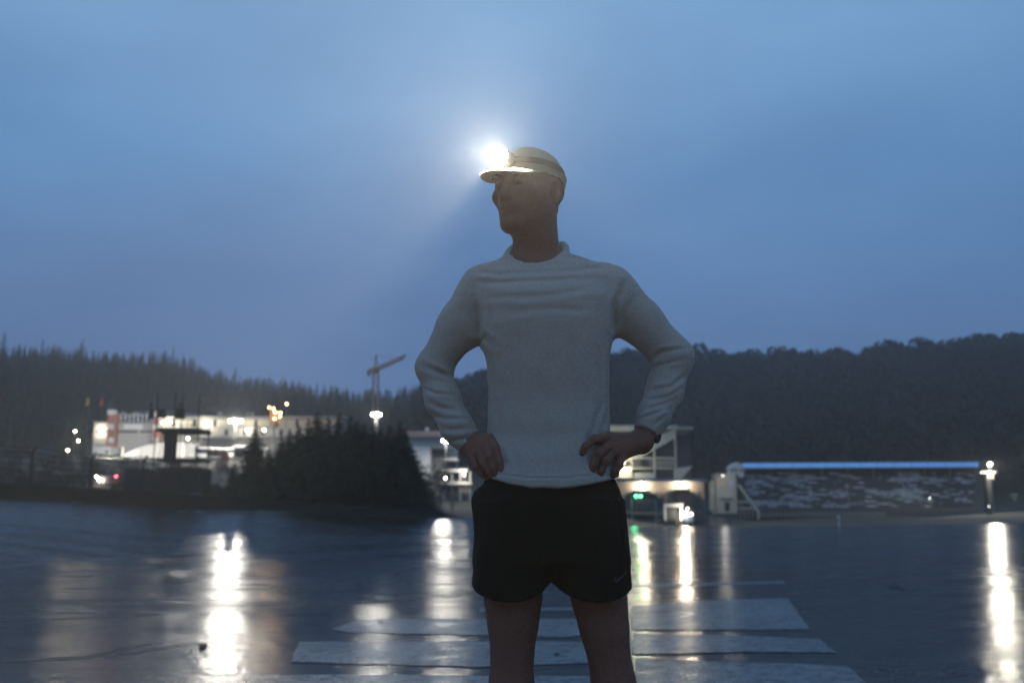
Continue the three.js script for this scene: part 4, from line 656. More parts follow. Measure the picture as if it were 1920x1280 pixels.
// ------------------------------------------------------------------ terraced building behind the left forearm
{
  const d = 196, o = place('terraced_building', 'lit terraced building between the conifers and the forearm', 'building', null, 815, d);
  bxp(o, 'wall', 766, 852, 826, 962, d + 3, 10, paleWall); bxp(o, 'roof_band', 764, 850, 808, 818, d + 1.5, 11, mat('pinkish_fascia', 0.55, 0.36, 0.30, 0.8)); bxp(o, 'glazed_band', 768, 850, 818, 826, d + 2.4, 10, roofGrey);
  bxp(o, 'stair_tower', 776, 805, 836, 962, d - 1, 4, whitePaint);
  for (const [x0, x1, r] of [[806, 842, 834], [830, 858, 858], [828, 876, 879], [826, 884, 903]]) { bxp(o, 'floor_slab', x0, x1, r, r + 5, d - 1.6, 5, paleWall); bxp(o, 'floor_window', x0 + 3, x1 - 3, r + 7, r + 19, d + 1.5, 0.6, darkGlass); }
  for (const px of [832, 846, 862, 880]) bxp(o, 'column', px, px + 2, 884, 950, d - 1.2, 0.3, concrete);
  bxp(o, 'chimney', 797, 803, 801, 808, d + 4, 1, whitePaint);
  const p = at(870, 890, d - 2.5), q = local(o, p); part('wall_lamp', new THREE.SphereGeometry(0.16, 10, 8).translate(q.x, q.y, q.z), glowM('terrace_lamp_glow', 1, 0.9, 0.7, 30), o); addLight(o, p, 40, white, 0.15);
}
// ------------------------------------------------------------------ open-framed stand on the right of the runner
{
  const d = 198, o = place('framed_stand', 'pale open-framed stand with tall columns beside the right hand', 'grandstand', null, 1220, d), cream = mat('pale_concrete_frame', 0.46, 0.45, 0.38, 0.8);
  bxp(o, 'roof_slab', 1138, 1272, 797, 804, d, 12, cream); bxp(o, 'roof_slab', 1272, 1300, 800, 804, d, 12, cream);
  for (const [px, w, r0, r1] of [[1265, 5, 804, 900], [1295, 3, 804, 895], [1226, 4, 842, 900], [1182, 4, 804, 900]]) bxp(o, 'column', px, px + w, r0, r1, d - 0.2, 0.7, cream);
  { const P = (x, r) => { const q = local(o, at(x, r, d)); return new THREE.Vector2(q.x, q.y); }; part('raked_soffit', new THREE.ExtrudeGeometry(new THREE.Shape([P(1265, 804), P(1265, 822), P(1200, 858), P(1150, 870), P(1150, 850)]), { depth: 10, bevelEnabled: false }).translate(0, 0, -10.4), cream, o); part('end_wall', new THREE.ExtrudeGeometry(new THREE.Shape([P(1265, 897), P(1265, 878), P(1298, 874), P(1278, 897)]), { depth: 1, bevelEnabled: false }).translate(0, 0, -0.5), cream, o); }
  for (const r of [857, 876]) bxp(o, 'beam', 1150, 1265, r, r + 3, d - 0.1, 0.5, cream);
  bxp(o, 'front_wall', 1142, 1185, 876, 896, d - 1.5, 1, mat('cream_wall', 0.56, 0.52, 0.38, 0.8)); for (let i = 0; i < 5; i++) bxp(o, 'wall_joint', 1146 + i * 8, 1147 + i * 8, 878, 896, d - 1.56, 0.1, concrete);
  bxp(o, 'low_wall', 1185, 1228, 886, 897, d - 1, 1, cream); bxp(o, 'back_wall', 1150, 1296, 830, 900, d + 11, 0.6, mat('dark_back_wall', 0.06, 0.065, 0.07, 0.8));
  bxp(o, 'seat_bank', 1150, 1265, 862, 874, d + 6, 4, concrete);
  const p = at(1170, 868, d - 3), q = local(o, p); part('frame_lamp', new THREE.SphereGeometry(0.16, 10, 8).translate(q.x, q.y, q.z), glowM('frame_lamp_glow', 1, 0.93, 0.74, 20), o); addLight(o, p, 110, C(1, 0.93, 0.72), 0.15);
}
{ // low service block with two lamps under its eaves
  const d = 178, o = place('service_block', 'low dark service block with two hooded lamps', 'building', null, 1230, d);
  bxp(o, 'wall', 1120, 1322, 903, 956, d, 8, mat('dark_brown_cladding', 0.10, 0.085, 0.075, 0.8)); bxp(o, 'roof', 1116, 1326, 897, 903, d - 1.2, 10, roofGrey);
  for (const px of [1150, 1176, 1228, 1250, 1298]) bxp(o, 'garage_door', px, px + 15, 922, 950, d - 0.08, 0.2, mat('dark_door', 0.04, 0.04, 0.045, 0.6));
  for (const [px, row, I] of [[1205, 911, 190], [1279, 908, 230]]) { const p = at(px, row, d - 1), q = local(o, p); const l = part('eave_lamp', new THREE.SphereGeometry(0.24, 12, 8).translate(q.x, q.y, q.z), glowM('eave_lamp_glow', 1, 0.85, 0.6, 150), o); part('lamp_bracket', bar(q.clone().add(V(0, 0.1, -0.9)), q.clone().add(V(0, 0.12, 0)), 0.06), steel, l); addLight(o, p, I, warm, 0.24); part('canopy', geoBox(o, px - 15, px + 15, row + 8, row + 10, d - 2, 2), paleWall, o); }
}
{ // signal gantry with two green lamps
  const d = 150, o = place('signal_gantry', 'dark signal gantry with two green lamps', 'signal', null, 1205, d), S = (x, r) => local(o, at(x, r, d));
  for (const px of [1184, 1229]) bxp(o, 'post', px, px + 3, 926, 985, d, 0.3, concrete);
  bxp(o, 'beam', 1184, 1232, 925, 936, d - 0.1, 0.5, darkSteel);
  for (const px of [1192.5, 1201.5]) { const p = S(px, 930); part('green_lamp', new THREE.SphereGeometry(0.2, 12, 8).translate(p.x, p.y, 0.15), glowM('green_signal_glow', 0.12, 1, 0.35, 6), o); }
  addLight(o, at(1197, 930, d - 0.6), 9, C(0.15, 1, 0.4), 0.15);
}
{ // truck with headlights on
  const d = 128, p = at(1268, 985, d), o = thing('truck', 'white-framed flatbed truck with bright headlights', 'truck', null, [p.x, landXZ(p.x, -d), -d]), S = (x, r) => local(o, at(x, r, d));
  bxp(o, 'frame_post', 1245, 1250, 946, 976, d, 0.2, whitePaint); bxp(o, 'frame_post', 1276, 1279, 946, 976, d, 0.2, whitePaint); bxp(o, 'frame_beam', 1245, 1282, 944, 950, d - 0.05, 0.3, whitePaint); bxp(o, 'load_bed', 1240, 1284, 970, 977, d + 0.1, 2.2, darkSteel); bxp(o, 'load', 1251, 1275, 953, 970, d + 0.3, 1.8, mat('dark_tarpaulin', 0.03, 0.035, 0.045, 0.7));
  part('cab', [geoBox(o, 1281, 1301, 949, 979, d - 0.1, 2.0)], mat('dark_blue_cab', 0.03, 0.04, 0.07, 0.4), o); bxp(o, 'windscreen', 1283, 1299, 951, 958, d - 0.16, 0.1, darkGlass);
  for (const px of [1249, 1272, 1296]) { const c = S(px, 980); part('wheel', wheel(c.x, c.y, -0.2, 0.36), tyre, o); }
  for (const px of [1286, 1296]) { const q = S(px, 964); part('headlight', new THREE.SphereGeometry(px < 1290 ? 0.22 : 0.12, 10, 8).translate(q.x, q.y, 0.2), glowM('truck_headlight_glow', 1, 0.86, 0.62, 45), o); }
  const r = S(1289, 953); part('cab_lamp', new THREE.SphereGeometry(0.1, 10, 8).translate(r.x, r.y, 0.25), glowM('cab_lamp_glow', 1, 0.7, 0.4, 14), o);
  addLight(o, at(1286, 964, d - 0.4), 60, warm, 0.2);
}

// ------------------------------------------------------------------ grandstand with the blue roof
{
  const d0 = 202, d1 = 226, o = place('grandstand', 'long open grandstand with bright blue roof edge and patchy seats', 'grandstand', null, 1610, d0), S = (x, r, d) => local(o, at(x, r, d));
  const xl = 1392, xr = 1836;
  { const a = S(xl, 877, d1 - 6), b = S(xr, 875, d1 - 6), c = S(xl, 868, d1 - 3), e = S(xr, 866, d1 - 3), pos = [...a.toArray(), ...b.toArray(), ...e.toArray(), ...c.toArray()]; const bk = [c, e].map(v => v.clone().add(V(0, 0.3, -6))); pos.push(...bk[1].toArray(), ...bk[0].toArray());
    const up = pos.length / 3; for (let i = 0; i < up; i++) pos.push(pos[i * 3], pos[i * 3 + 1] - 0.12, pos[i * 3 + 2] - 0.05);
    const g = new THREE.BufferGeometry(); g.setAttribute('position', new THREE.Float32BufferAttribute(pos, 3)); g.setIndex([0, 1, 2, 0, 2, 3, 3, 2, 4, 3, 4, 5, 6, 8, 7, 6, 9, 8, 9, 10, 8, 9, 11, 10, 0, 7, 1, 0, 6, 7]); const q = g.toNonIndexed(); q.computeVertexNormals();
    part('roof', q, mat('light_blue_metal_roof', 0.42, 0.66, 0.95, 0.28, { metalness: 0.75 }), o);
    for (let i = 0; i <= 14; i++) { const t = i / 14, x0 = a.clone().lerp(b, t), x1 = c.clone().lerp(e, t); part('roof_seam', bar(x0.add(V(0, 0.03, 0.02)), x1.add(V(0, 0.03, 0.02)), 0.05), steel, o); } }
  for (let i = 0; i <= 9; i++) { const px = lerp(xl + 6, xr - 6, i / 9), t = S(px, 876, d1 - 5), b = S(px, 900, d1 - 5); part('roof_post', bar(b, t, 0.12), steel, o); }
  bxp(o, 'back_wall', xl, xr, 872, 905, d1, 0.5, mat('dark_timber_wall', 0.035, 0.035, 0.035, 0.8));
  const rows = 15, P = [], I = []; // stepped concrete, then seats
  for (let r = 0; r < rows; r++) { const t = r / rows, d = lerp(d0, d1 - 1, t), row = lerp(956, 890, t), row2 = lerp(956, 890, (r + 1) / rows); bxp(o, 'terrace_step', xl, xr + 10, row2, row + 6, d, (d1 - 1 - d0) / rows, mats.stepDark ?? (mats.stepDark = mat('dark_stained_concrete', 0.07, 0.07, 0.068, 0.9))); }
  const seatG = merge([box(-0.21, 0.21, 0, 0.06, -0.2, 0.2), box(-0.21, 0.21, 0.06, 0.42, -0.22, -0.16)]), spots = [], cols = [];
  for (let r = 0; r < rows; r++) { const t = (r + 0.5) / rows, d = lerp(d0, d1 - 1, r / rows) + 0.5, row = lerp(956, 890, (r + 1) / rows), a = S(xl + 8, row, d), b = S(xr - 4, row, d), n = Math.floor((b.x - a.x) / 0.47); for (let i = 0; i < n; i++) { const x = a.x + i * 0.47; spots.push([x, a.y + 0.12, a.z]); const v = fbm(x * 0.30 + r * 0.5, r * 0.42, 2, 4) * 1.3 + 0.3 * noise(x * 0.08, r * 0.25, 8); const k = lerp(0.025, 0.36, sstep(-0.04, 0.22, v)) * rr(0.7, 1.25); cols.push([k * 0.86, k * 0.95, k * 1.05]); } }
  const im = new THREE.InstancedMesh(seatG, mat('plastic_seat', 1, 1, 1, 0.55), spots.length), M = new THREE.Matrix4(); spots.forEach((s, i) => { im.setMatrixAt(i, M.makeTranslation(...s)); im.setColorAt(i, C(...cols[i])); }); im.name = 'seats'; im.userData.kind = 'stuff'; o.add(im);
  bxp(o, 'front_wall', xl + 20, xr + 20, 957, 966, d0 - 1, 0.4, mat('dark_front_wall', 0.05, 0.05, 0.05, 0.8));
  for (let i = 0; i < 30; i++) bxp(o, 'rail_post', 1424 + i * 8, 1425.6 + i * 8, 960, 972, d0 - 2, 0.15, concrete);
  for (const r of [961, 966]) bxp(o, 'rail', 1422, 1664, r, r + 1, d0 - 2.05, 0.1, concrete);
}
{ // gabled white kiosk on the grandstand's end
  const d = 214, o = place('kiosk', 'small white gabled kiosk at the near end of the blue roof', 'kiosk', null, 1382, d), P = (x, r) => { const q = local(o, at(x, r, d)); return new THREE.Vector2(q.x, q.y); };
  bxp(o, 'wall', 1369, 1395, 876, 889, d, 3, whitePaint); part('roof', new THREE.ExtrudeGeometry(new THREE.Shape([P(1366, 877), P(1397, 877), P(1390, 870), P(1382, 866), P(1374, 870)]), { depth: 3.6, bevelEnabled: false }).translate(0, 0, -3.3), whitePaint, o);
  for (const px of [1372, 1379, 1388]) bxp(o, 'window', px, px + 4, 880, 884, d - 0.06, 0.2, darkGlass);
  const q = local(o, at(1382, 895, d)); part('support', bar(V(q.x, 0, -1), V(q.x, q.y + 1.2, -1), 0.4), steel, o); bxp(o, 'hanging_box', 1386, 1395, 889, 894, d, 1, whitePaint);
}
{ // beige stair tower with sloping stringer
  const d = 196, o = place('stair_tower', 'beige stair tower with a sloping flight beside the grandstand', 'tower', null, 1365, d), beige = mat('beige_render', 0.44, 0.41, 0.33, 0.85), S = (x, r) => local(o, at(x, r, d)), P = (x, r) => { const q = S(x, r); return new THREE.Vector2(q.x, q.y); };
  bxp(o, 'wall', 1343, 1383, 887, 962, d, 5, beige); bxp(o, 'sign_panel', 1346, 1361, 903, 911, d - 0.1, 0.15, mat('orange_beige_sign', 0.55, 0.42, 0.24, 0.7)); bxp(o, 'sign_panel', 1366, 1376, 900, 915, d - 0.1, 0.15, mat('lilac_sign', 0.5, 0.44, 0.5, 0.7)); bxp(o, 'ledge', 1352, 1374, 930, 934, d - 0.6, 0.7, beige); bxp(o, 'doorway', 1359, 1369, 941, 958, d - 0.06, 0.2, mat('dark_doorway', 0.03, 0.03, 0.03, 0.8)); bxp(o, 'side_hut', 1333, 1342, 902, 956, d + 1, 2, beige); bxp(o, 'hut_window', 1335, 1340, 914, 928, d + 0.9, 0.2, mat('pale_pane', 0.55, 0.5, 0.45, 0.5));
  part('stringer', new THREE.ExtrudeGeometry(new THREE.Shape([P(1382, 908), P(1386, 908), P(1424, 958), P(1424, 974), P(1420, 974), P(1420, 962)]), { depth: 0.6, bevelEnabled: false }), beige, o);
  for (const r of [939, 951]) bxp(o, 'landing', 1384, r === 939 ? 1406 : 1414, r, r + 3, d - 0.2, 2, beige); for (const px of [1388, 1396, 1404, 1412]) bxp(o, 'rail_post', px, px + 1.5, 954, 972, d - 0.3, 0.2, beige);
  const lp = at(1356, 892, d - 5.5), q = local(o, lp); part('bracket_arm', bar(q.clone().add(V(0, 0.1, 5.4).multiplyScalar(-1).setY(0.1)), q.clone().add(V(0, 0.2, 0)), 0.06), steel, o); part('wall_lamp', new THREE.SphereGeometry(0.14, 10, 8).translate(q.x, q.y, q.z), glowM('stair_lamp_glow', 1, 0.92, 0.72, 5), o); addLight(o, lp, 26, white, 0.14);
}
{ // booth under the right-hand lamp
  const d = 181.5, o = place('lamp_booth', 'small booth lit from above at the grandstand far end', 'booth', null, 1857, d);
  bxp(o, 'wall', 1852, 1864, 886, 897, d, 1.2, mat('weathered_booth_wall', 0.26, 0.23, 0.18, 0.9)); bxp(o, 'base', 1850, 1866, 897, 965, d + 0.1, 1.2, mat('dark_booth_base', 0.02, 0.02, 0.02, 0.9)); bxp(o, 'ledge', 1840, 1868, 884, 886, d - 0.2, 1.5, concrete);
}
{ // thin marker post
  const d = 110, o = place('marker_post', 'thin pale post standing at the far road edge', 'post', null, 1575, d), S = (x, r) => local(o, at(x, r, d));
  part('post', bar(S(1574, 990), S(1574, 969), 0.06), whitePaint, o); bxp(o, 'plate', 1570, 1577, 967, 971, d - 0.1, 0.06, whitePaint);
}
{ // yellowish direction boards at the right edge
  const d = 150, o = place('sign_board', 'small yellowish sign boards on a post at the right edge', 'sign', null, 1903, d), yel = mat('yellowish_sign', 0.6, 0.5, 0.25, 0.6), S = (x, r) => local(o, at(x, r, d));
  part('post', bar(V(S(1905, 0).x, -0.3, -0.1), S(1905, 925).add(V(0, 0, -0.1)), 0.06), steel, o); bxp(o, 'board', 1896, 1909, 925, 931, d, 0.08, yel); bxp(o, 'board', 1901, 1907, 932, 938, d, 0.08, yel);
}
[[1744, 934, 'tiny white lamp among the grandstand seats', 0.11, 8], [1855, 949, 'tiny white lamp low in the dark bank under the right lamp', 0.1, 4]].forEach(([px, row, lab, r, k]) => { const d = row < 940 ? 206 : 150, p = at(px, row, d), o = thing('marker_lamp', lab, 'lamp', 'tiny lamps by the grandstand', [p.x, landXZ(p.x, -d), -d]), t = local(o, p); part('stem', bar(V(0, -0.2, -0.12), V(t.x, t.y, -0.12), 0.04), steel, o); part('bulb', new THREE.SphereGeometry(r, 8, 6).translate(t.x, t.y, t.z), glowM('marker_glow' + k, 0.95, 1, 0.9, k), o); });
{ // lane going down behind the crest, and the paddock apron
  const strip = (pts, name, lab) => { const pos = [], idx = []; pts.forEach(([px, d, w], i) => { for (const s of [-1, 1]) { const x = (px - 960) / F * d + s * w; pos.push(x, landXZ(x, -d) + 0.12, -d); } if (i) { const a = (i - 1) * 2; idx.push(a, a + 1, a + 3, a, a + 3, a + 2); } }); const g = new THREE.BufferGeometry(); g.setAttribute('position', new THREE.Float32BufferAttribute(pos, 3)); g.setAttribute('uv', new THREE.Float32BufferAttribute(pos.filter((_, i) => i % 3 !== 1), 2)); g.setIndex(idx); g.computeVertexNormals(); tag(part(name, g, asphalt, scene), lab, 'lane', null, 'structure'); };
  const l = []; for (let i = 0; i <= 24; i++) l.push([lerp(1330, 1318, i / 24), lerp(119, 200, i / 24), lerp(4.5, 3, i / 24)]); strip(l, 'service_lane', 'wet lane between the truck and the stair tower');
  const a = []; for (let i = 0; i <= 16; i++) a.push([430, lerp(226, 254, i / 16), 9]); strip(a, 'paddock_apron', 'pale paddock apron where the vans stand');
}

// ------------------------------------------------------------------ trees
const needles = mat('dark_spruce_needles', 0.020, 0.032, 0.018, 0.9, { side: THREE.DoubleSide }), bark = mat('grey_brown_bark', 0.055, 0.045, 0.036, 0.95), twigs = mat('bare_autumn_twigs', 0.075, 0.055, 0.038, 0.95, { side: THREE.DoubleSide }), leafM = mat('dull_bush_leaves', 0.035, 0.042, 0.02, 0.9, { side: THREE.DoubleSide });
function triGeo(t) { const g = new THREE.BufferGeometry(); g.setAttribute('position', new THREE.Float32BufferAttribute(t, 3)); g.computeVertexNormals(); return g; }
function spruceCrown(levels, branches, leaves, slim = 0.3, lowStart = 0.03) { // unit height
  const t = [];
  for (let i = 0; i < levels; i++) {
    const y = lerp(lowStart, 0.985, Math.pow(i / (levels - 1), 0.9)), R = slim * Math.pow(1 - y, 0.82) * rr(0.82, 1.12) + 0.006, n = Math.max(4, Math.round(branches * (1 - 0.55 * y))), a0 = rnd() * 6.3;
    for (let k = 0; k < n; k++) {
      const a = a0 + k / n * 6.283 + rr(-0.2, 0.2), L = R * rr(0.68, 1.18), dy = -0.30 * L + rr(-0.01, 0.012), ca = Math.cos(a), sa = Math.sin(a), lift = 0.10 * L;
      const P = (q, side) => [ca * L * q - sa * side, y + dy * q + lift * q * q * q, sa * L * q + ca * side];
      for (let m = 0; m < leaves; m++) {
        const q = 0.12 + 0.88 * m / leaves, w = (0.035 + 0.22 * L) * (1.06 - q) * rr(0.7, 1.25), l = 1 / leaves * 1.5;
        for (const s of [-1, 1]) { const A = P(q, 0), B = P(Math.min(1.06, q + l), 0), Cc = P(Math.min(1.1, q + l * 0.9), s * w); Cc[1] -= w * rr(0.15, 0.6); t.push(...A, ...B, ...Cc); }
        if (m % 2 === 0) { const A = P(q, 0), B = P(Math.min(1.05, q + l), 0); t.push(...A, ...B, (A[0] + B[0]) / 2, A[1] - w * rr(0.4, 0.9), (A[2] + B[2]) / 2); }
      }
    }
  }
  for (let k = 0; k < 3; k++) { const a = k * 2.1; t.push(0, 1.0, 0, 0.006 * Math.cos(a), 0.94, 0.006 * Math.sin(a), 0.006 * Math.cos(a + 2), 0.94, 0.006 * Math.sin(a + 2)); }
  return triGeo(t);
}
const trunkGeo = new THREE.CylinderGeometry(0.006, 0.022, 0.9, 7).translate(0, 0.45, 0);
const nearSpruce = [0, 1, 2].map(i => [spruceCrown(34, 16, 6, [0.46, 0.52, 0.42][i], 0.0), trunkGeo]);
function tree(name, label, cat, group, px, topRow, d, kinds, k, spread = 1, m = needles, sink = 0) {
  const p = at(px, topRow, d), y = landXZ(p.x, -d) - sink, h = p.y - y, o = thing(name, label, cat, group, [p.x, y, -d], k * 2.4);
  const c = part('crown', kinds[k % kinds.length][0], m, o), t = part('trunk', kinds[k % kinds.length][1], bark, o); c.scale.set(h * spread, h, h * spread); t.scale.set(h, h, h); return o;
}
const conifers = [
  [480, 790, 79, 0.8, 'tall narrow conifer at the left shoulder of the dark clump'], [505, 838, 74, 1.0, 'shorter conifer filling the left flank of the clump'], [528, 815, 77, 0.9, 'conifer second from the left shoulder of the clump'], [560, 794, 78, 0.9, 'conifer with a pointed top left of the tallest one'], [596, 768, 76, 0.85, 'tallest conifer of the dark clump'], [636, 772, 75, 0.85, 'conifer just right of the tallest one'], [657, 776, 79, 0.8, 'slim pointed conifer near the middle of the clump'], [683, 792, 74, 0.95, 'conifer left of the glaring floodlight'], [714, 802, 76, 0.95, 'conifer directly below the glaring floodlight'], [750, 788, 75, 0.85, 'rightmost tall conifer of the clump'], [772, 842, 73, 1.05, 'conifer on the right slope of the clump'], [792, 900, 71, 1.3, 'low conifer at the right foot of the clump'], [560, 850, 69, 1.25, 'broad front conifer in the left half of the clump'], [620, 830, 68, 1.2, 'broad front conifer in the middle of the clump'], [690, 840, 68, 1.2, 'broad front conifer in the right half of the clump'], [740, 850, 69, 1.2, 'broad front conifer near the right end of the clump'], [455, 888, 70, 1.1, 'small conifer left of the dark clump'], [436, 870, 73, 0.8, 'slim young conifer between the scaffold tower and the clump'], [408, 902, 69, 0.9, 'smallest young conifer beside the scaffold tower'], [543, 803, 80, 0.8, 'slim conifer between the left shoulder and the pointed top'], [578, 784, 79, 0.75, 'slim conifer touching the tallest one on its left'], [616, 779, 80, 0.75, 'slim conifer squeezed between the two tallest'], [670, 786, 77, 0.85, 'conifer right of the slim pointed one'], [700, 793, 73, 1.0, 'full conifer hiding the foot of the glaring floodlight'], [731, 794, 78, 0.9, 'conifer between the floodlight and the rightmost tall one'], [763, 812, 78, 0.9, 'conifer stepping down right of the rightmost tall one'], [650, 842, 69, 1.3, 'broad low conifer at the front middle of the clump'], [500, 900, 67, 1.4, 'bushy low conifer at the left foot of the clump']];
conifers.forEach(([px, row, d, s, lab], i) => tree('conifer', lab, 'tree', 'conifers in the dark clump', px, row, d + 8, nearSpruce, i, s, needles, 0.2));

function bareTree(depth, spread = 0.5) { // unit height: limbs as thin bars, twig sprays as slivers
  const limbs = [], tw = [];
  const grow = (p, dir, len, r, lev) => {
    const q = p.clone().addScaledVector(dir, len); limbs.push(bar(p, q, r, r * 0.7, lev < 2 ? 6 : 4));
    if (lev >= depth) { for (let i = 0; i < 7; i++) { const v = dir.clone().add(V(rr(-1, 1), rr(-0.3, 0.9), rr(-1, 1)).multiplyScalar(0.9)).normalize().multiplyScalar(len * rr(0.5, 1.1)), w = V(rr(-1, 1), rr(-1, 1), rr(-1, 1)).multiplyScalar(0.007), s = q.clone().addScaledVector(dir, -len * rr(0, 0.6)); tw.push(...s.toArray(), ...s.clone().add(w).toArray(), ...s.clone().add(v).toArray()); } return; }
    const n = lev === 0 ? 5 : 3; for (let i = 0; i < n; i++) { const a = i / n * 6.28 + rr(0, 1.5), v = dir.clone().multiplyScalar(lev === 0 ? 1.0 : 0.8).add(V(Math.cos(a), rr(0.05, 0.35), Math.sin(a)).multiplyScalar(spread)).normalize(); grow(i ? p.clone().lerp(q, rr(0.55, 1)) : q, v, len * rr(0.58, 0.75), r * 0.6, lev + 1); }
  };
  grow(V(0, 0, 0), V(0.02, 1, 0.01).normalize(), 0.34, 0.016, 0); return [triGeo(tw), merge(limbs)];
}
const bareKinds = [bareTree(4, 0.55), bareTree(4, 0.75)];
[[812, 852, 118, 'bare tree against the white stair wall'], [827, 870, 112, 'bare tree right of the white stair wall'], [848, 905, 120, 'low bare tree beside the hip on the left'], [20, 860, 84, 'bare tree at the left edge behind the fence'], [96, 838, 90, 'bare tree behind the leftmost fence post'], [128, 872, 86, 'thin bare tree between two fence posts'], [1300, 868, 215, 'dark bare tree beside the framed stand'], [1316, 880, 205, 'small bare tree between framed stand and stair tower']].forEach(([px, row, d, lab], i) => tree('bare_tree', lab, 'tree', 'bare trees in the valley', px, row, d, bareKinds, i, 1, twigs));
const bushKind = (() => { const t = [], L = []; for (let i = 0; i < 900; i++) { const a = rnd() * 6.283, y = Math.pow(rnd(), 0.8), R = 0.62 * Math.sqrt(rnd()) * (1.05 - 0.55 * y) * (0.85 + 0.3 * Math.sin(a * 3)), p = V(Math.cos(a) * R, y * (1 - 0.35 * R), Math.sin(a) * R), s = 0.05; t.push(...p.toArray(), ...p.clone().add(V(rr(-s, s), rr(-s, s), rr(-s, s))).toArray(), ...p.clone().add(V(rr(-s, s), rr(0, s * 1.6), rr(-s, s))).toArray()); } for (let i = 0; i < 7; i++) { const a = i * 0.9; L.push(bar(V(0, 0, 0), V(Math.cos(a) * 0.3, 0.8, Math.sin(a) * 0.3), 0.02, 0.006, 4)); } return [[triGeo(t), merge(L)]]; })();
[[-10, 885, 75, 'bush at the left edge below the fence wires'], [40, 892, 77, 'bush between the left edge and the first fence post'], [84, 880, 81, 'bush just right of the first fence post'], [112, 896, 75, 'low bush in the middle of the first fence bay'], [150, 884, 79, 'bush left of the second fence post'], [215, 905, 75, 'low bush in front of the parked car lights'], [392, 905, 75, 'bush right of the scaffold tower'], [424, 912, 76, 'low bush between the tower and the conifers'], [470, 905, 75, 'bush at the left foot of the conifers']].forEach(([px, row, d, lab], i) => { const o = tree('bush', lab, 'bush', 'bushes along the left bank', px, row, d, bushKind, i, 1.25, i % 2 ? leafM : twigs, 0.3); o.children[0].name = 'foliage'; o.children[1].name = 'stem'; });

// far woods: the ones that stand out on the skyline are trees of their own, the rest reads as one mass
const farSpruce = [[spruceCrown(13, 8, 2, 0.20, 0.1), trunkGeo], [spruceCrown(14, 8, 2, 0.16, 0.12), trunkGeo]];
const farLeaf = [0, 1].map(q => { const t = [], L = []; for (let i = 0; i < 150; i++) { const a = rnd() * 6.283, y = rr(0.3, 1), R = 0.30 * Math.sqrt(rnd()) * Math.sqrt(Math.max(0.02, 1 - Math.pow((y - 0.6) / 0.45, 2))), p = V(Math.cos(a) * R, y, Math.sin(a) * R), s = 0.085; t.push(...p.clone().add(V(rr(-s, s), -rr(0, s), rr(-s, s))).toArray(), ...p.clone().add(V(rr(-s, s), rr(-s, s), rr(-s, s))).toArray(), ...p.clone().add(V(rr(-s, s) * 0.4, rr(0, s * 1.3), rr(-s, s) * 0.4)).toArray()); } for (let i = 0; i < 5; i++) { const a = i * 1.3 + q; L.push(bar(V(0, 0.35, 0), V(Math.cos(a) * 0.2, 0.8, Math.sin(a) * 0.2), 0.008, 0.003, 3)); } L.push(new THREE.CylinderGeometry(0.008, 0.017, 0.6, 5).translate(0, 0.3, 0)); return [triGeo(t), merge(L)]; });
const wood = mat('far_bare_wood', 0.045, 0.036, 0.028, 0.95, { side: THREE.DoubleSide });
const ord = n => { const w = ['first', 'second', 'third', 'fourth', 'fifth', 'sixth', 'seventh', 'eighth', 'ninth', 'tenth', 'eleventh', 'twelfth', 'thirteenth', 'fourteenth', 'fifteenth', 'sixteenth', 'seventeenth', 'eighteenth', 'nineteenth']; return n <= 19 ? w[n - 1] : n === 20 ? 'twentieth' : n === 30 ? 'thirtieth' : n === 40 ? 'fortieth' : ['twenty', 'thirty', 'forty'][Math.floor(n / 10) - 2] + '-' + w[n % 10 - 1]; };
[[8, 622], [34, 644], [57, 650], [80, 634], [103, 642], [130, 652], [155, 633], [176, 656], [200, 657], [222, 663], [243, 661], [268, 660], [290, 655], [325, 647], [345, 664], [366, 674], [392, 692], [416, 688], [441, 687], [470, 702], [505, 700], [533, 706], [560, 724], [590, 730], [640, 738]].forEach(([px, row], i) => tree('skyline_spruce', `${ord(i + 1)} pointed spruce from the left edge along the left hill skyline`, 'tree', 'spruces on the left skyline', px, row, 545 + (i % 3) * 8, farSpruce, i, i % 3 ? 1 : 1.25));
{
  const tops = []; for (let px = 1150; px < 1930; px += 22) { const base = px < 1300 ? 662 : px < 1640 ? 664 : px < 1720 ? 650 : 640 - (px - 1720) / 200 * 10; tops.push([px + rr(-5, 5), base - rr(-4, 9)]); }
  tops.push([1310, 648], [1455, 650], [1478, 655], [1672, 640], [862, 712], [888, 700], [905, 694]);
  tops.sort((a, b) => a[0] - b[0]);
  tops.forEach(([px, row], i) => tree('skyline_tree', i < 3 ? `${ord(i + 1)} broad tree from the left on the hazy ridge inside the left arm` : `${ord(i - 2)} broad tree from the left along the right hill skyline`, 'tree', 'broad trees on the right skyline', px, row, 540 + (i % 4) * 6, farLeaf, i, 1.25, wood));
}
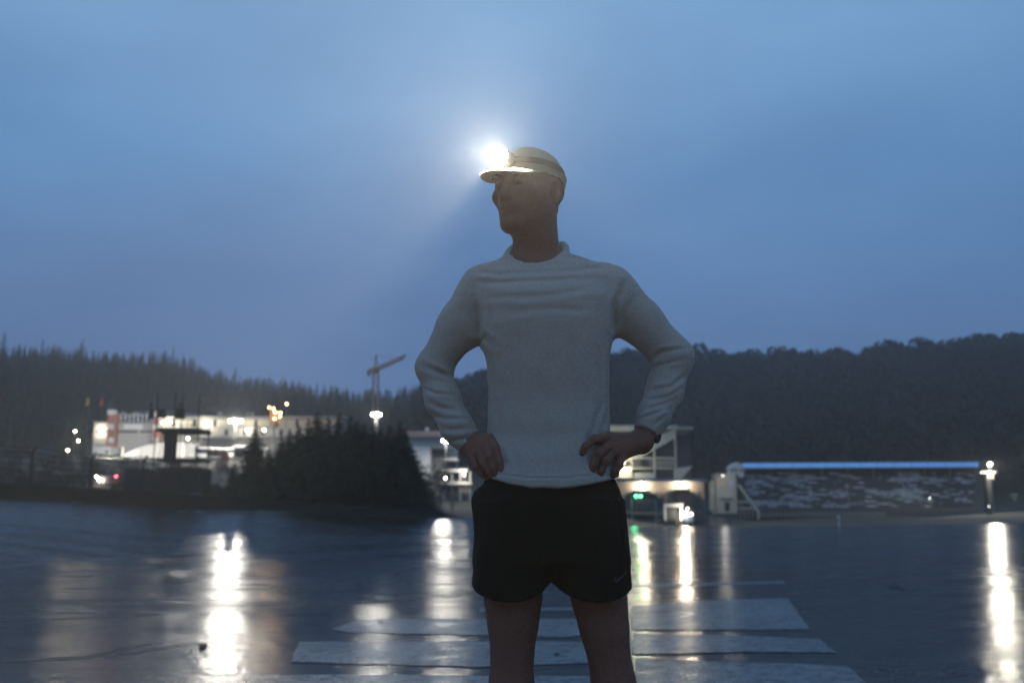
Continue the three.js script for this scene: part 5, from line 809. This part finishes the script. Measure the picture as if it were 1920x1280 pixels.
function forest(name, label, list, kinds, m) { // one mass: crowns and trunks of thousands of trees
  const o = tag(new THREE.Group(), label, 'wood', null, 'stuff'); o.name = name; scene.add(o);
  const M = new THREE.Matrix4(), q = new THREE.Quaternion(), up = V(0, 1, 0);
  kinds.forEach((kind, ki) => { const mine = list.filter((_, i) => i % kinds.length === ki); for (const [gi, nm, mm] of [[0, 'crowns', m], [1, 'trunks', bark]]) { const im = new THREE.InstancedMesh(kind[gi], mm, mine.length); mine.forEach(([x, y, z, h, s], i) => im.setMatrixAt(i, M.compose(V(x, y - 0.3, z), q.setFromAxisAngle(up, i * 1.7), V(gi ? h : h * s, h, gi ? h : h * s)))); im.name = nm; im.userData.kind = 'stuff'; o.add(im); } });
}
{
  const left = [], right = [];
  for (let i = 0; i < 1300; i++) { const px = rr(-2600, -700), d = lerp(240, 560, Math.pow(rnd(), 0.8)), x = (px - 960) / F * d; left.push([x, landXZ(x, -d), -d, rr(11, 19), rr(0.9, 1.3)]); }
  for (let i = 0; i < 2600; i++) { const px = rr(-700, 820), d = lerp(318, 560, Math.pow(rnd(), 0.8)), x = (px - 960) / F * d; left.push([x, landXZ(x, -d), -d, rr(11, 19), rr(0.9, 1.3)]); }
  for (let i = 0; i < 4200; i++) { const px = rr(800, 2700), d = lerp(px > 1130 && px < 1320 ? 285 : 248, 560, Math.pow(rnd(), 0.85)), x = (px - 960) / F * d; right.push([x, landXZ(x, -d), -d, rr(10, 18), rr(0.9, 1.4)]); }
  for (let i = 0; i < 420; i++) { const px = rr(-700, 165), d = rr(228, 320), x = (px - 960) / F * d; left.push([x, landXZ(x, -d), -d, rr(6, 13), rr(0.9, 1.3)]); }
  forest('spruce_wood', 'misty spruce wood covering the left hill', left, farSpruce, needles);
  forest('broadleaf_wood', 'dark bare wood covering the right hill', right, farLeaf, wood);
}
{ // scrub on the slope between the fence and the paddock
  const list = []; for (let i = 0; i < 230; i++) { const px = rr(-260, 470), d = lerp(84, 205, Math.pow(rnd(), 1.2)), x = (px - 960) / F * d; if (px > 150 && px < 240 && d < 135) continue; list.push([x, landXZ(x, -d), -d, rr(0.9, 2.4) * (d > 150 ? 1.3 : 1), rr(0.9, 1.4)]); }
  forest('scrub', 'low dark scrub on the slope behind the fence', list, [bareKinds[1], bushKind[0]], twigs);
}
scene.traverse(o => { if (o.isMesh) { o.castShadow = true; o.receiveShadow = true; } });
renderer.render(scene, camera);
